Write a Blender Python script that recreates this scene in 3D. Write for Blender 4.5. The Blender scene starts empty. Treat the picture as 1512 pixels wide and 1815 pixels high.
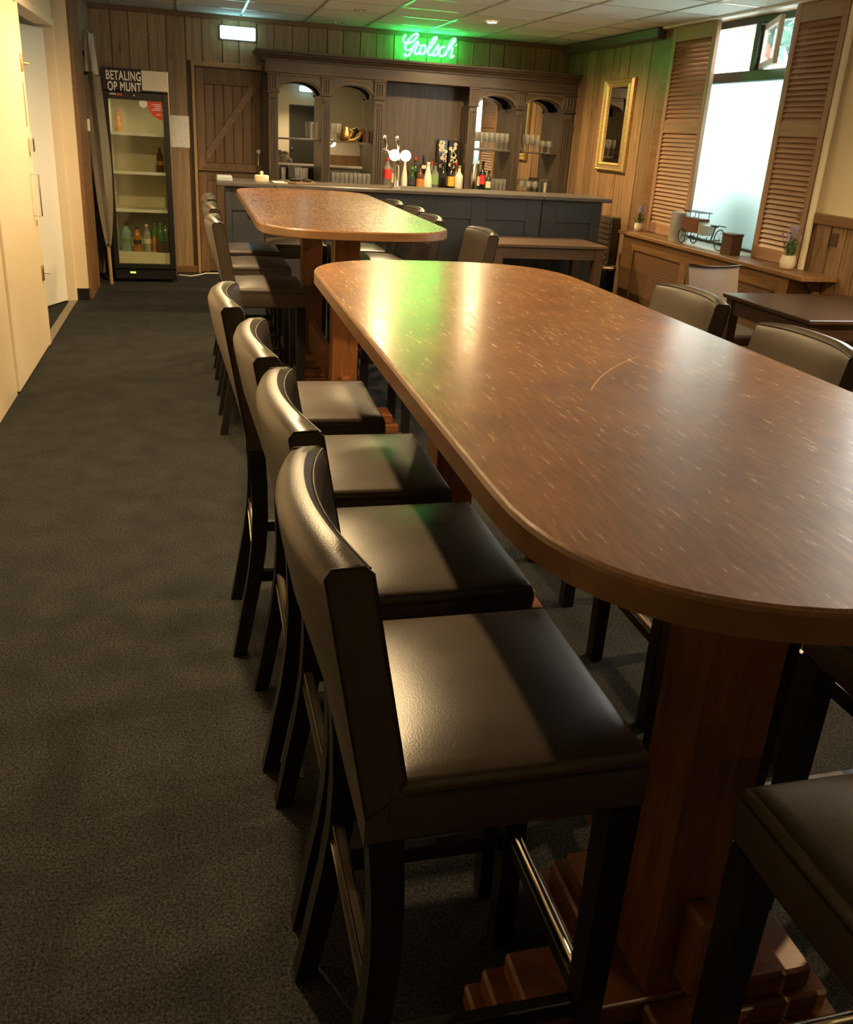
import bpy, bmesh, math, random
from mathutils import Vector, Matrix
random.seed(7)
S = bpy.context.scene
COL = S.collection
PI = math.pi

# ------------------------------------------------------------------ camera
YAW, PITCH, ROLL = 0.26632823, 0.37632029, -0.06157777
FPX, CYPX = 1561.6, 855.0
cam_d = bpy.data.cameras.new('camera')
cam = bpy.data.objects.new('camera', cam_d); COL.objects.link(cam)
cyw, syw, cp, sp = math.cos(YAW), math.sin(YAW), math.cos(PITCH), math.sin(PITCH)
fwd = Vector((syw*cp, cyw*cp, -sp)); rgt = Vector((cyw, -syw, 0)); dwn = fwd.cross(rgt)
c_, s_ = math.cos(ROLL), math.sin(ROLL)
rx = c_*rgt + s_*dwn; dx = -s_*rgt + c_*dwn
m = Matrix((rx, -dx, -fwd)).transposed().to_4x4(); m.translation = (0, 0, 1.5)
cam.matrix_world = m
cam_d.sensor_fit = 'VERTICAL'; cam_d.sensor_height = 36.0
cam_d.lens = FPX/1815*36.0
cam_d.shift_y = -(907.5-CYPX)/1815
cam_d.clip_start = 0.02
S.camera = cam

# ------------------------------------------------------------------ world, light, exposure
S.view_settings.view_transform = 'Standard'; S.view_settings.look = 'None'
S.view_settings.gamma = 1.0; S.view_settings.use_curve_mapping = False
S.view_settings.exposure = 0.15
w = bpy.data.worlds.new('sky'); S.world = w; w.use_nodes = True
bg = w.node_tree.nodes['Background']
bg.inputs[0].default_value = (1.0, 0.98, 0.93, 1); bg.inputs[1].default_value = 12.0

def lamp(kind, name, loc, energy, color, **kw):
    d = bpy.data.lights.new(name, kind); d.energy = energy; d.color = color
    rot = kw.pop('rot', (0, 0, 0))
    for k, v in kw.items(): setattr(d, k, v)
    o = bpy.data.objects.new(name, d); COL.objects.link(o); o.location = loc; o.rotation_euler = rot
    return o
WARM = (1.0, 0.70, 0.36)
# daylight pouring in through the second window of the right wall, beside the viewer
lamp('AREA', 'daylight_window', (4.35, 3.87, 1.7), 30, (0.80, 0.93, 1.0), shape='RECTANGLE', size=1.3, size_y=1.45, rot=(0, -PI/2, 0))

# ------------------------------------------------------------------ material helpers
def newmat(name):
    mt = bpy.data.materials.new(name); mt.use_nodes = True
    return mt, mt.node_tree, mt.node_tree.nodes['Principled BSDF']
def simple(name, col, rough=0.5, metal=0.0, emit=None, es=0, spec=0.5, noise=0.0, nscale=20, trans=0, ior=1.45, bump=0, coat=0):
    mt, nt, p = newmat(name)
    p.inputs['Base Color'].default_value = (*col, 1); p.inputs['Roughness'].default_value = rough
    p.inputs['Metallic'].default_value = metal; p.inputs['Specular IOR Level'].default_value = spec
    p.inputs['Transmission Weight'].default_value = trans; p.inputs['IOR'].default_value = ior
    p.inputs['Coat Weight'].default_value = coat
    if emit: p.inputs['Emission Color'].default_value = (*emit, 1); p.inputs['Emission Strength'].default_value = es
    if noise or bump:
        tc = nt.nodes.new('ShaderNodeTexCoord'); n = nt.nodes.new('ShaderNodeTexNoise')
        n.inputs['Scale'].default_value = nscale; n.inputs['Detail'].default_value = 4
        nt.links.new(tc.outputs['Object'], n.inputs['Vector'])
        if noise:
            r = nt.nodes.new('ShaderNodeValToRGB')
            r.color_ramp.elements[0].position = 0.3; r.color_ramp.elements[1].position = 0.7
            r.color_ramp.elements[0].color = (*[c*(1-noise) for c in col], 1)
            r.color_ramp.elements[1].color = (*[min(1, c*(1+noise)) for c in col], 1)
            nt.links.new(n.outputs['Fac'], r.inputs['Fac']); nt.links.new(r.outputs['Color'], p.inputs['Base Color'])
        if bump:
            b = nt.nodes.new('ShaderNodeBump'); b.inputs['Strength'].default_value = bump; b.inputs['Distance'].default_value = 0.002
            nt.links.new(n.outputs['Fac'], b.inputs['Height']); nt.links.new(b.outputs['Normal'], p.inputs['Normal'])
    return mt
def wood(name, dark, light, axis='Z', scale=3.0, rough=0.45, bump=0.12, rnd=0.25, coat=0.0, knots=0.0, spec=0.5):
    mt, nt, p = newmat(name); N = nt.nodes; L = nt.links
    tc = N.new('ShaderNodeTexCoord'); oi = N.new('ShaderNodeObjectInfo')
    add = N.new('ShaderNodeVectorMath'); add.operation = 'ADD'
    mul = N.new('ShaderNodeVectorMath'); mul.operation = 'SCALE'; mul.inputs['Scale'].default_value = 37.0
    cmb = N.new('ShaderNodeCombineXYZ')
    for i in range(3): L.new(oi.outputs['Random'], cmb.inputs[i])
    L.new(cmb.outputs[0], mul.inputs[0]); L.new(tc.outputs['Object'], add.inputs[0]); L.new(mul.outputs[0], add.inputs[1])
    mp = N.new('ShaderNodeMapping')
    sc = [14, 14, 14]; sc['XYZ'.index(axis)] = 0.9
    mp.inputs['Scale'].default_value = sc
    L.new(add.outputs[0], mp.inputs['Vector'])
    n1 = N.new('ShaderNodeTexNoise'); n1.inputs['Scale'].default_value = scale; n1.inputs['Detail'].default_value = 6; n1.inputs['Roughness'].default_value = 0.6
    n1.inputs['Distortion'].default_value = 0.6
    L.new(mp.outputs[0], n1.inputs['Vector'])
    r = N.new('ShaderNodeValToRGB'); r.color_ramp.elements[0].position = 0.32; r.color_ramp.elements[1].position = 0.68
    r.color_ramp.elements[0].color = (*dark, 1); r.color_ramp.elements[1].color = (*light, 1)
    L.new(n1.outputs['Fac'], r.inputs['Fac'])
    col = r.outputs['Color']
    if rnd:
        mr = N.new('ShaderNodeMapRange'); mr.inputs['To Min'].default_value = 1-rnd; mr.inputs['To Max'].default_value = 1+rnd
        L.new(oi.outputs['Random'], mr.inputs['Value'])
        mx = N.new('ShaderNodeVectorMath'); mx.operation = 'SCALE'
        L.new(col, mx.inputs[0]); L.new(mr.outputs[0], mx.inputs['Scale']); col = mx.outputs[0]
    if knots:
        v = N.new('ShaderNodeTexVoronoi'); v.inputs['Scale'].default_value = 1.0
        mp2 = N.new('ShaderNodeMapping'); s2 = [7, 7, 7]; s2['XYZ'.index(axis)] = 2.6; mp2.inputs['Scale'].default_value = s2
        L.new(add.outputs[0], mp2.inputs['Vector']); L.new(mp2.outputs[0], v.inputs['Vector'])
        rk = N.new('ShaderNodeValToRGB'); rk.color_ramp.elements[0].position = 0.05; rk.color_ramp.elements[1].position = 0.17
        rk.color_ramp.elements[0].color = (1-knots,)*3+(1,); rk.color_ramp.elements[1].color = (1, 1, 1, 1)
        L.new(v.outputs['Distance'], rk.inputs['Fac'])
        mk = N.new('ShaderNodeVectorMath'); mk.operation = 'MULTIPLY'; L.new(col, mk.inputs[0]); L.new(rk.outputs['Color'], mk.inputs[1]); col = mk.outputs[0]
    L.new(col, p.inputs['Base Color'])
    p.inputs['Roughness'].default_value = rough; p.inputs['Coat Weight'].default_value = coat; p.inputs['Coat Roughness'].default_value = 0.15
    p.inputs['Specular IOR Level'].default_value = spec
    if bump:
        b = N.new('ShaderNodeBump'); b.inputs['Strength'].default_value = bump; b.inputs['Distance'].default_value = 0.002
        L.new(n1.outputs['Fac'], b.inputs['Height']); L.new(b.outputs['Normal'], p.inputs['Normal'])
    return mt

def bar_top_wood(name):
    """worn varnished plywood: brown with fine scratches and flecks"""
    mt, nt, p = newmat(name); N = nt.nodes; L = nt.links
    tc = N.new('ShaderNodeTexCoord')
    def noise(scale, vec, detail=5, dist=0.0, rough=0.6):
        n = N.new('ShaderNodeTexNoise'); n.inputs['Scale'].default_value = scale; n.inputs['Detail'].default_value = detail
        n.inputs['Distortion'].default_value = dist; n.inputs['Roughness'].default_value = rough
        L.new(vec, n.inputs['Vector']); return n.outputs['Fac']
    mp = N.new('ShaderNodeMapping'); mp.inputs['Rotation'].default_value = (0, 0, 0.28); mp.inputs['Scale'].default_value = (46, 6, 1)
    L.new(tc.outputs['Object'], mp.inputs['Vector'])
    big = noise(2.3, tc.outputs['Object'], 4, 0.5)
    grain = noise(3.0, mp.outputs[0], 4, 0.3, 0.6)
    r = N.new('ShaderNodeValToRGB'); e = r.color_ramp.elements
    e[0].position = 0.38; e[0].color = (0.15, 0.056, 0.013, 1); e[1].position = 0.62; e[1].color = (0.31, 0.130, 0.032, 1)
    mxf = N.new('ShaderNodeMath'); mxf.operation = 'MULTIPLY_ADD'; mxf.inputs[1].default_value = 0.45
    hf = N.new('ShaderNodeMath'); hf.operation = 'MULTIPLY'; hf.inputs[1].default_value = 0.55; L.new(big, hf.inputs[0])
    L.new(grain, mxf.inputs[0]); L.new(hf.outputs[0], mxf.inputs[2]); L.new(mxf.outputs[0], r.inputs['Fac'])
    # pale fleck scratches where the varnish is worn through
    mp2 = N.new('ShaderNodeMapping'); mp2.inputs['Rotation'].default_value = (0, 0, 0.5); mp2.inputs['Scale'].default_value = (110, 16, 1)
    L.new(tc.outputs['Object'], mp2.inputs['Vector'])
    fl = noise(1.0, mp2.outputs[0], 3, 0.8)
    patch = noise(3.1, tc.outputs['Object'], 2, 1.0)
    mm = N.new('ShaderNodeMath'); mm.operation = 'MULTIPLY'; L.new(fl, mm.inputs[0]); L.new(patch, mm.inputs[1])
    rf = N.new('ShaderNodeValToRGB'); rf.color_ramp.elements[0].position = 0.352; rf.color_ramp.elements[1].position = 0.45
    rf.color_ramp.elements[0].color = (0, 0, 0, 1); rf.color_ramp.elements[1].color = (0.75, 0.75, 0.75, 1)
    L.new(mm.outputs[0], rf.inputs['Fac'])
    fac = rf.outputs['Color']
    # two long single scratches (arcs), measured on the nearest table top
    sx = N.new('ShaderNodeSeparateXYZ'); L.new(tc.outputs['Object'], sx.inputs[0])
    def mth(op, a, b=None, cl=False):
        q = N.new('ShaderNodeMath'); q.operation = op; q.use_clamp = cl
        for i, v in enumerate((a, b)):
            if v is None: continue
            if isinstance(v, (int, float)): q.inputs[i].default_value = v
            else: L.new(v, q.inputs[i])
        return q.outputs[0]
    def arc(cx, cy, rad, y0, y1, x0, x1, wd):
        ddx = mth('SUBTRACT', sx.outputs[0], cx); ddy = mth('SUBTRACT', sx.outputs[1], cy)
        d = mth('SQRT', mth('ADD', mth('MULTIPLY', ddx, ddx), mth('MULTIPLY', ddy, ddy)))
        line = mth('LESS_THAN', mth('ABSOLUTE', mth('SUBTRACT', d, rad)), wd)
        box = mth('MULTIPLY', mth('MULTIPLY', mth('GREATER_THAN', sx.outputs[1], y0), mth('LESS_THAN', sx.outputs[1], y1)),
                  mth('MULTIPLY', mth('GREATER_THAN', sx.outputs[0], x0), mth('LESS_THAN', sx.outputs[0], x1)))
        return mth('MULTIPLY', line, box)
    sc = mth('MAXIMUM', arc(0.6235, -0.826, 0.834, -0.41, -0.16, -0.1, 0.115, 0.0018), arc(2.655, 1.388, 3.0, -0.15, 0.03, -0.03, 0.085, 0.0009))
    fac2 = mth('MAXIMUM', fac, mth('MULTIPLY', sc, 0.8))
    mix = N.new('ShaderNodeMix'); mix.data_type = 'RGBA'; mix.inputs['B'].default_value = (0.62, 0.38, 0.16, 1)
    L.new(fac2, mix.inputs['Factor']); L.new(r.outputs['Color'], mix.inputs['A']); L.new(mix.outputs['Result'], p.inputs['Base Color']); p.inputs['Specular IOR Level'].default_value = 0.3
    mr = N.new('ShaderNodeMapRange'); mr.inputs['To Min'].default_value = 0.34; mr.inputs['To Max'].default_value = 0.44
    L.new(grain, mr.inputs['Value']); L.new(mr.outputs[0], p.inputs['Roughness'])
    mrc = N.new('ShaderNodeMapRange'); mrc.inputs['From Min'].default_value = 0.3; mrc.inputs['From Max'].default_value = 0.7; mrc.inputs['To Min'].default_value = 0.165; mrc.inputs['To Max'].default_value = 0.285
    L.new(grain, mrc.inputs['Value']); L.new(mrc.outputs[0], p.inputs['Coat Roughness'])
    p.inputs['Coat Weight'].default_value = 1.0; p.inputs['Coat IOR'].default_value = 1.75
    return mt

def leather(name, col, rough=0.36):
    mt, nt, p = newmat(name); N = nt.nodes; L = nt.links
    tc = N.new('ShaderNodeTexCoord')
    v = N.new('ShaderNodeTexVoronoi'); v.inputs['Scale'].default_value = 400; L.new(tc.outputs['Object'], v.inputs['Vector'])
    n = N.new('ShaderNodeTexNoise'); n.inputs['Scale'].default_value = 9; L.new(tc.outputs['Object'], n.inputs['Vector'])
    mr = N.new('ShaderNodeMapRange'); mr.inputs['To Min'].default_value = rough-0.06; mr.inputs['To Max'].default_value = rough+0.08
    L.new(n.outputs['Fac'], mr.inputs['Value']); L.new(mr.outputs[0], p.inputs['Roughness'])
    b = N.new('ShaderNodeBump'); b.inputs['Strength'].default_value = 0.12; b.inputs['Distance'].default_value = 0.001
    L.new(v.outputs['Distance'], b.inputs['Height']); L.new(b.outputs['Normal'], p.inputs['Normal'])
    p.inputs['Base Color'].default_value = (*col, 1); p.inputs['Specular IOR Level'].default_value = 0.6
    return mt
def carpet(name):
    mt, nt, p = newmat(name); N = nt.nodes; L = nt.links
    tc = N.new('ShaderNodeTexCoord')
    n = N.new('ShaderNodeTexNoise'); n.inputs['Scale'].default_value = 160; n.inputs['Detail'].default_value = 5; n.inputs['Roughness'].default_value = 0.85
    n2 = N.new('ShaderNodeTexNoise'); n2.inputs['Scale'].default_value = 7; n2.inputs['Detail'].default_value = 6
    L.new(tc.outputs['Object'], n.inputs['Vector']); L.new(tc.outputs['Object'], n2.inputs['Vector'])
    r = N.new('ShaderNodeValToRGB'); e = r.color_ramp.elements
    e[0].position = 0.42; e[0].color = (0.004, 0.0042, 0.0042, 1); e[1].position = 0.66; e[1].color = (0.062, 0.063, 0.058, 1)
    L.new(n.outputs['Fac'], r.inputs['Fac'])
    mr = N.new('ShaderNodeMapRange'); mr.inputs['From Min'].default_value = 0.3; mr.inputs['From Max'].default_value = 0.7
    mr.inputs['To Min'].default_value = 0.75; mr.inputs['To Max'].default_value = 1.2; L.new(n2.outputs['Fac'], mr.inputs['Value'])
    mx = N.new('ShaderNodeVectorMath'); mx.operation = 'SCALE'; L.new(r.outputs['Color'], mx.inputs[0]); L.new(mr.outputs[0], mx.inputs['Scale'])
    L.new(mx.outputs[0], p.inputs['Base Color']); p.inputs['Roughness'].default_value = 0.95; p.inputs['Specular IOR Level'].default_value = 0.15
    b = N.new('ShaderNodeBump'); b.inputs['Strength'].default_value = 0.6; b.inputs['Distance'].default_value = 0.004
    L.new(n.outputs['Fac'], b.inputs['Height']); L.new(b.outputs['Normal'], p.inputs['Normal'])
    return mt
def clear_glass(name, tint=(1, 1, 1), rough=0.0, white_mix=0.0, refl=0.045):
    mt = bpy.data.materials.new(name); mt.use_nodes = True; nt = mt.node_tree; nt.nodes.clear(); N = nt.nodes; L = nt.links
    o = N.new('ShaderNodeOutputMaterial'); t = N.new('ShaderNodeBsdfTransparent'); g = N.new('ShaderNodeBsdfGlossy'); mx = N.new('ShaderNodeMixShader')
    lw = N.new('ShaderNodeLayerWeight'); lw.inputs['Blend'].default_value = 0.5
    pw_ = N.new('ShaderNodeMath'); pw_.operation = 'POWER'; pw_.inputs[1].default_value = 4.0; L.new(lw.outputs['Facing'], pw_.inputs[0])
    f = N.new('ShaderNodeMath'); f.operation = 'MULTIPLY_ADD'; f.inputs[1].default_value = 0.9; f.inputs[2].default_value = refl; L.new(pw_.outputs[0], f.inputs[0])
    t.inputs[0].default_value = (*tint, 1); g.inputs['Roughness'].default_value = rough
    L.new(f.outputs[0], mx.inputs[0]); L.new(t.outputs[0], mx.inputs[1]); L.new(g.outputs[0], mx.inputs[2]); L.new(mx.outputs[0], o.inputs[0])
    if white_mix:  # white diffuse mixed in stands for bright reflections in the glass
        df = N.new('ShaderNodeBsdfDiffuse'); df.inputs[0].default_value = (0.9, 0.9, 0.86, 1); m2 = N.new('ShaderNodeMixShader'); m2.inputs[0].default_value = white_mix
        L.new(mx.outputs[0], m2.inputs[1]); L.new(df.outputs[0], m2.inputs[2]); L.new(m2.outputs[0], o.inputs[0])
    return mt
def frosted(name):
    mt = bpy.data.materials.new(name); mt.use_nodes = True; nt = mt.node_tree; nt.nodes.clear(); N = nt.nodes; L = nt.links
    o = N.new('ShaderNodeOutputMaterial'); t = N.new('ShaderNodeBsdfTranslucent'); g = N.new('ShaderNodeBsdfGlossy'); mx = N.new('ShaderNodeMixShader')
    t.inputs[0].default_value = (0.60, 0.72, 0.70, 1); g.inputs['Roughness'].default_value = 0.3; mx.inputs[0].default_value = 0.05
    L.new(t.outputs[0], mx.inputs[1]); L.new(g.outputs[0], mx.inputs[2]); L.new(mx.outputs[0], o.inputs[0])
    return mt
def perforated(name, col):
    mt, nt, p = newmat(name); N = nt.nodes; L = nt.links
    tc = N.new('ShaderNodeTexCoord'); v = N.new('ShaderNodeTexVoronoi'); v.inputs['Scale'].default_value = 42; v.inputs['Randomness'].default_value = 0
    L.new(tc.outputs['Object'], v.inputs['Vector'])
    r = N.new('ShaderNodeValToRGB'); r.color_ramp.interpolation = 'CONSTANT'
    r.color_ramp.elements[0].color = tuple(c*0.35 for c in col)+(1,); r.color_ramp.elements[1].color = (*col, 1); r.color_ramp.elements[1].position = 0.3
    L.new(v.outputs['Distance'], r.inputs['Fac']); L.new(r.outputs['Color'], p.inputs['Base Color'])
    b = N.new('ShaderNodeBump'); b.inputs['Strength'].default_value = 0.6; b.inputs['Distance'].default_value = 0.003
    L.new(v.outputs['Distance'], b.inputs['Height']); L.new(b.outputs['Normal'], p.inputs['Normal'])
    p.inputs['Roughness'].default_value = 0.5
    return mt

M = {}
M['carpet'] = carpet('carpet')
M['cream'] = simple('cream_paint', (0.74, 0.62, 0.42), 0.55, noise=0.05, nscale=1.5)
M['white_door'] = simple('white_door_paint', (0.78, 0.75, 0.66), 0.45)
M['ceil'] = simple('ceiling_tile', (0.80, 0.81, 0.76), 0.8, noise=0.06, nscale=60)
M['tbar'] = simple('ceiling_bar', (0.55, 0.54, 0.50), 0.3, metal=0.6)
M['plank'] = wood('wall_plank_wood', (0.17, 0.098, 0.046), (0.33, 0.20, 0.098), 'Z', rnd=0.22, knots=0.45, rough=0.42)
M['plank_dark'] = wood('recess_wood', (0.05, 0.028, 0.014), (0.08, 0.045, 0.02), 'Z', rnd=0)
M['trimwood'] = wood('trim_wood', (0.15, 0.075, 0.03), (0.24, 0.125, 0.05), 'Y', rnd=0.1, rough=0.4)
M['trimwood_x'] = wood('trim_wood_x', (0.12, 0.065, 0.03), (0.19, 0.11, 0.05), 'X', rnd=0.1, rough=0.4)
M['grey_plank'] = wood('pale_grey_wood', (0.24, 0.21, 0.16), (0.34, 0.30, 0.23), 'Z', rnd=0.1)
M['door_wood'] = wood('bar_door_wood', (0.10, 0.058, 0.030), (0.18, 0.108, 0.056), 'Z', rnd=0.15, rough=0.4)
M['brace_wood'] = wood('brace_wood', (0.13, 0.080, 0.042), (0.21, 0.130, 0.070), 'X', rnd=0, rough=0.4)
M['bead'] = wood('lit_bead_wood', (0.13, 0.10, 0.065), (0.20, 0.155, 0.105), 'X', rnd=0, rough=0.35)  # lighter than the back bar wood: light on the beads put into colour
M['plank_back_lit'] = wood('lit_back_wall_plank_wood', (0.23, 0.150, 0.078), (0.41, 0.275, 0.148), 'Z', rnd=0.2, knots=0.4, rough=0.45)  # lighter plank copy: light and haze on the back wall put into colour
M['backbar'] = wood('dark_stained_wood', (0.050, 0.038, 0.027), (0.090, 0.069, 0.050), 'Z', rnd=0.08, rough=0.32, bump=0.06, coat=0.15)
M['backbar_x'] = wood('dark_stained_wood_x', (0.056, 0.042, 0.029), (0.098, 0.074, 0.052), 'X', rnd=0.05, rough=0.34, bump=0.06, coat=0.15)
M['counter'] = simple('blue_grey_paint', (0.040, 0.043, 0.045), 0.42, noise=0.12, nscale=6)
M['counter_top'] = simple('counter_top_wood', (0.095, 0.080, 0.066), 0.35, noise=0.15, nscale=12)
M['bartop'] = bar_top_wood('worn_table_varnish')
M['baredge'] = wood('table_edge_wood', (0.115, 0.056, 0.021), (0.19, 0.098, 0.040), 'X', scale=1.5, rnd=0.05, rough=0.35)
M['post'] = wood('table_post_wood', (0.105, 0.036, 0.010), (0.21, 0.080, 0.022), 'Z', rnd=0.08, rough=0.35, coat=0.2)
M['foot'] = wood('table_foot_wood', (0.12, 0.040, 0.012), (0.21, 0.078, 0.024), 'X', rnd=0.1, rough=0.35, coat=0.2)
M['leather'] = leather('dark_brown_leather', (0.048, 0.035, 0.023), 0.36)
M['leather_tan'] = leather('olive_brown_leather', (0.15, 0.100, 0.055), 0.4)
M['seam'] = simple('leather_seam', (0.015, 0.011, 0.009), 0.5)
M['black_leg'] = wood('black_stained_wood', (0.008, 0.007, 0.006), (0.014, 0.012, 0.010), 'Z', rnd=0, rough=0.36, bump=0.05, spec=0.3)
M['chrome'] = simple('brushed_steel', (0.75, 0.70, 0.62), 0.22, metal=1.0)
M['brass'] = simple('worn_brass', (0.62, 0.42, 0.16), 0.35, metal=1.0)
M['strip'] = simple('dull_metal_strip', (0.30, 0.25, 0.18), 0.35, metal=1.0)
M['gold'] = simple('gilt_frame', (0.66, 0.50, 0.22), 0.32, metal=0.75, noise=0.2, nscale=60)
M['mirror'] = simple('mirror_glass', (0.86, 0.87, 0.85), 0.015, metal=1.0)
M['black'] = simple('black_plastic', (0.012, 0.012, 0.012), 0.35)
M['white'] = simple('white_plastic', (0.8, 0.78, 0.70), 0.45)
M['paper'] = simple('white_paper', (0.78, 0.75, 0.66), 0.7, noise=0.08, nscale=25)
M['letter'] = simple('white_lettering', (0.85, 0.83, 0.76), 0.5)
M['red'] = simple('red_sticker', (0.62, 0.055, 0.03), 0.4)
M['shutter'] = wood('shutter_wood', (0.27, 0.145, 0.080), (0.39, 0.225, 0.130), 'Z', rnd=0.06, rough=0.42, bump=0.05)
M['shutter_y'] = wood('shutter_slat_wood', (0.27, 0.145, 0.080), (0.39, 0.225, 0.130), 'Y', rnd=0.08, rough=0.42, bump=0.05)
M['grey_leaf'] = simple('grey_shutter_paint', (0.30, 0.29, 0.27), 0.5)
M['win_frame'] = simple('green_grey_window_frame', (0.045, 0.055, 0.045), 0.4)
M['pane'] = clear_glass('clear_pane')
M['frost'] = frosted('frosted_pane')
M['fridge_glass'] = clear_glass('fridge_glass', (0.90, 0.92, 0.86))
M['glass'] = clear_glass('drinking_glass', (1, 1, 1), 0.04, 0.05, 0.11)
M['liner'] = simple('fridge_liner', (0.72, 0.66, 0.48), 0.4)
M['cloth'] = simple('beige_cloth', (0.20, 0.175, 0.12), 0.85, noise=0.1, nscale=40)
M['pale_cloth'] = simple('pale_cloth', (0.45, 0.42, 0.34), 0.85)
M['polewood'] = wood('pale_pole_wood', (0.30, 0.19, 0.08), (0.42, 0.27, 0.12), 'Z', rnd=0)
M['table_dark'] = wood('dark_brown_table', (0.024, 0.013, 0.008), (0.046, 0.026, 0.016), 'Y', rnd=0.05, rough=0.3, bump=0.05)
M['table_mid'] = wood('mid_brown_table', (0.085, 0.046, 0.024), (0.14, 0.080, 0.041), 'X', rnd=0.05, rough=0.36, bump=0.05)
M['perf'] = perforated('perforated_board', (0.15, 0.075, 0.035))
M['pot'] = simple('cream_pot', (0.72, 0.64, 0.47), 0.4)
M['leaf'] = simple('plant_green', (0.07, 0.14, 0.045), 0.6)
M['lavender'] = simple('lavender_flower', (0.32, 0.26, 0.38), 0.7)
M['iron'] = simple('dark_iron', (0.03, 0.028, 0.027), 0.45, metal=0.5)
M['toybrown'] = wood('model_brown_wood', (0.09, 0.035, 0.016), (0.15, 0.06, 0.028), 'Y', rnd=0)
M['boxbrown'] = wood('box_brown_wood', (0.055, 0.026, 0.014), (0.09, 0.045, 0.024), 'Z', rnd=0)
M['vase'] = simple('silver_grey_ceramic', (0.50, 0.50, 0.46), 0.28, metal=0.5)
M['roof'] = simple('orange_roof_tile', (0.45, 0.22, 0.15), 0.7, noise=0.2, nscale=8)
M['render'] = simple('white_render', (0.85, 0.83, 0.76), 0.8)
M['tree'] = simple('tree_green', (0.09, 0.20, 0.16), 0.8, noise=0.4, nscale=6)
M['paving'] = simple('grey_paving', (0.16, 0.20, 0.20), 0.9)
M['fence'] = simple('dimming_fence_green', (0.05, 0.115, 0.105), 0.7)  # dark green for the fence added to dim the pane
M['bin'] = simple('blue_grey_bin', (0.12, 0.20, 0.22), 0.5)
M['neon'] = simple('green_neon', (0.1, 0.6, 0.3), 0.4, emit=(0.035, 1.0, 0.16), es=21.0)
M['exit'] = simple('emergency_lamp_diffuser', (0.9, 0.95, 0.9), 0.4, emit=(0.42, 0.95, 1.0), es=6.0)
M['bulb'] = simple('lit_lamp_lens', (1, 0.9, 0.7), 0.4, emit=(1.0, 0.68, 0.28), es=420)
M['medal'] = simple('lit_tap_disc', (1, 1, 0.95), 0.3, emit=(1.0, 0.96, 0.86), es=1.6)
M['led'] = simple('green_yellow_led', (0.2, 0.3, 0.05), 0.4, emit=(0.55, 0.9, 0.1), es=1.5)
def liquid(name, col, rough=0.12): return simple(name, col, rough, spec=0.6, coat=0.4)
M['b_clear'] = simple('clear_bottle', (0.85, 0.86, 0.80), 0.05, trans=0.85)
M['b_black'] = liquid('black_bottle', (0.012, 0.013, 0.012)); M['b_green'] = liquid('dark_green_bottle', (0.018, 0.05, 0.025))
M['b_brown'] = liquid('brown_bottle', (0.09, 0.035, 0.012)); M['b_white'] = liquid('white_bottle', (0.74, 0.70, 0.58), 0.3)
M['b_amber'] = liquid('amber_bottle', (0.45, 0.17, 0.03)); M['b_lime'] = liquid('green_soda_bottle', (0.10, 0.24, 0.08)); M['b_aqua'] = liquid('pale_blue_bottle', (0.25, 0.36, 0.38))
M['l_red'] = simple('red_label', (0.55, 0.04, 0.04), 0.5); M['l_cream'] = simple('cream_label', (0.72, 0.64, 0.46), 0.6)
M['l_yellow'] = simple('yellow_label', (0.65, 0.42, 0.06), 0.5); M['l_dark'] = simple('dark_label', (0.04, 0.045, 0.06), 0.5)
M['l_orange'] = simple('orange_label', (0.50, 0.20, 0.05), 0.5); M['l_green'] = simple('green_cap', (0.20, 0.32, 0.12), 0.4)

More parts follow.
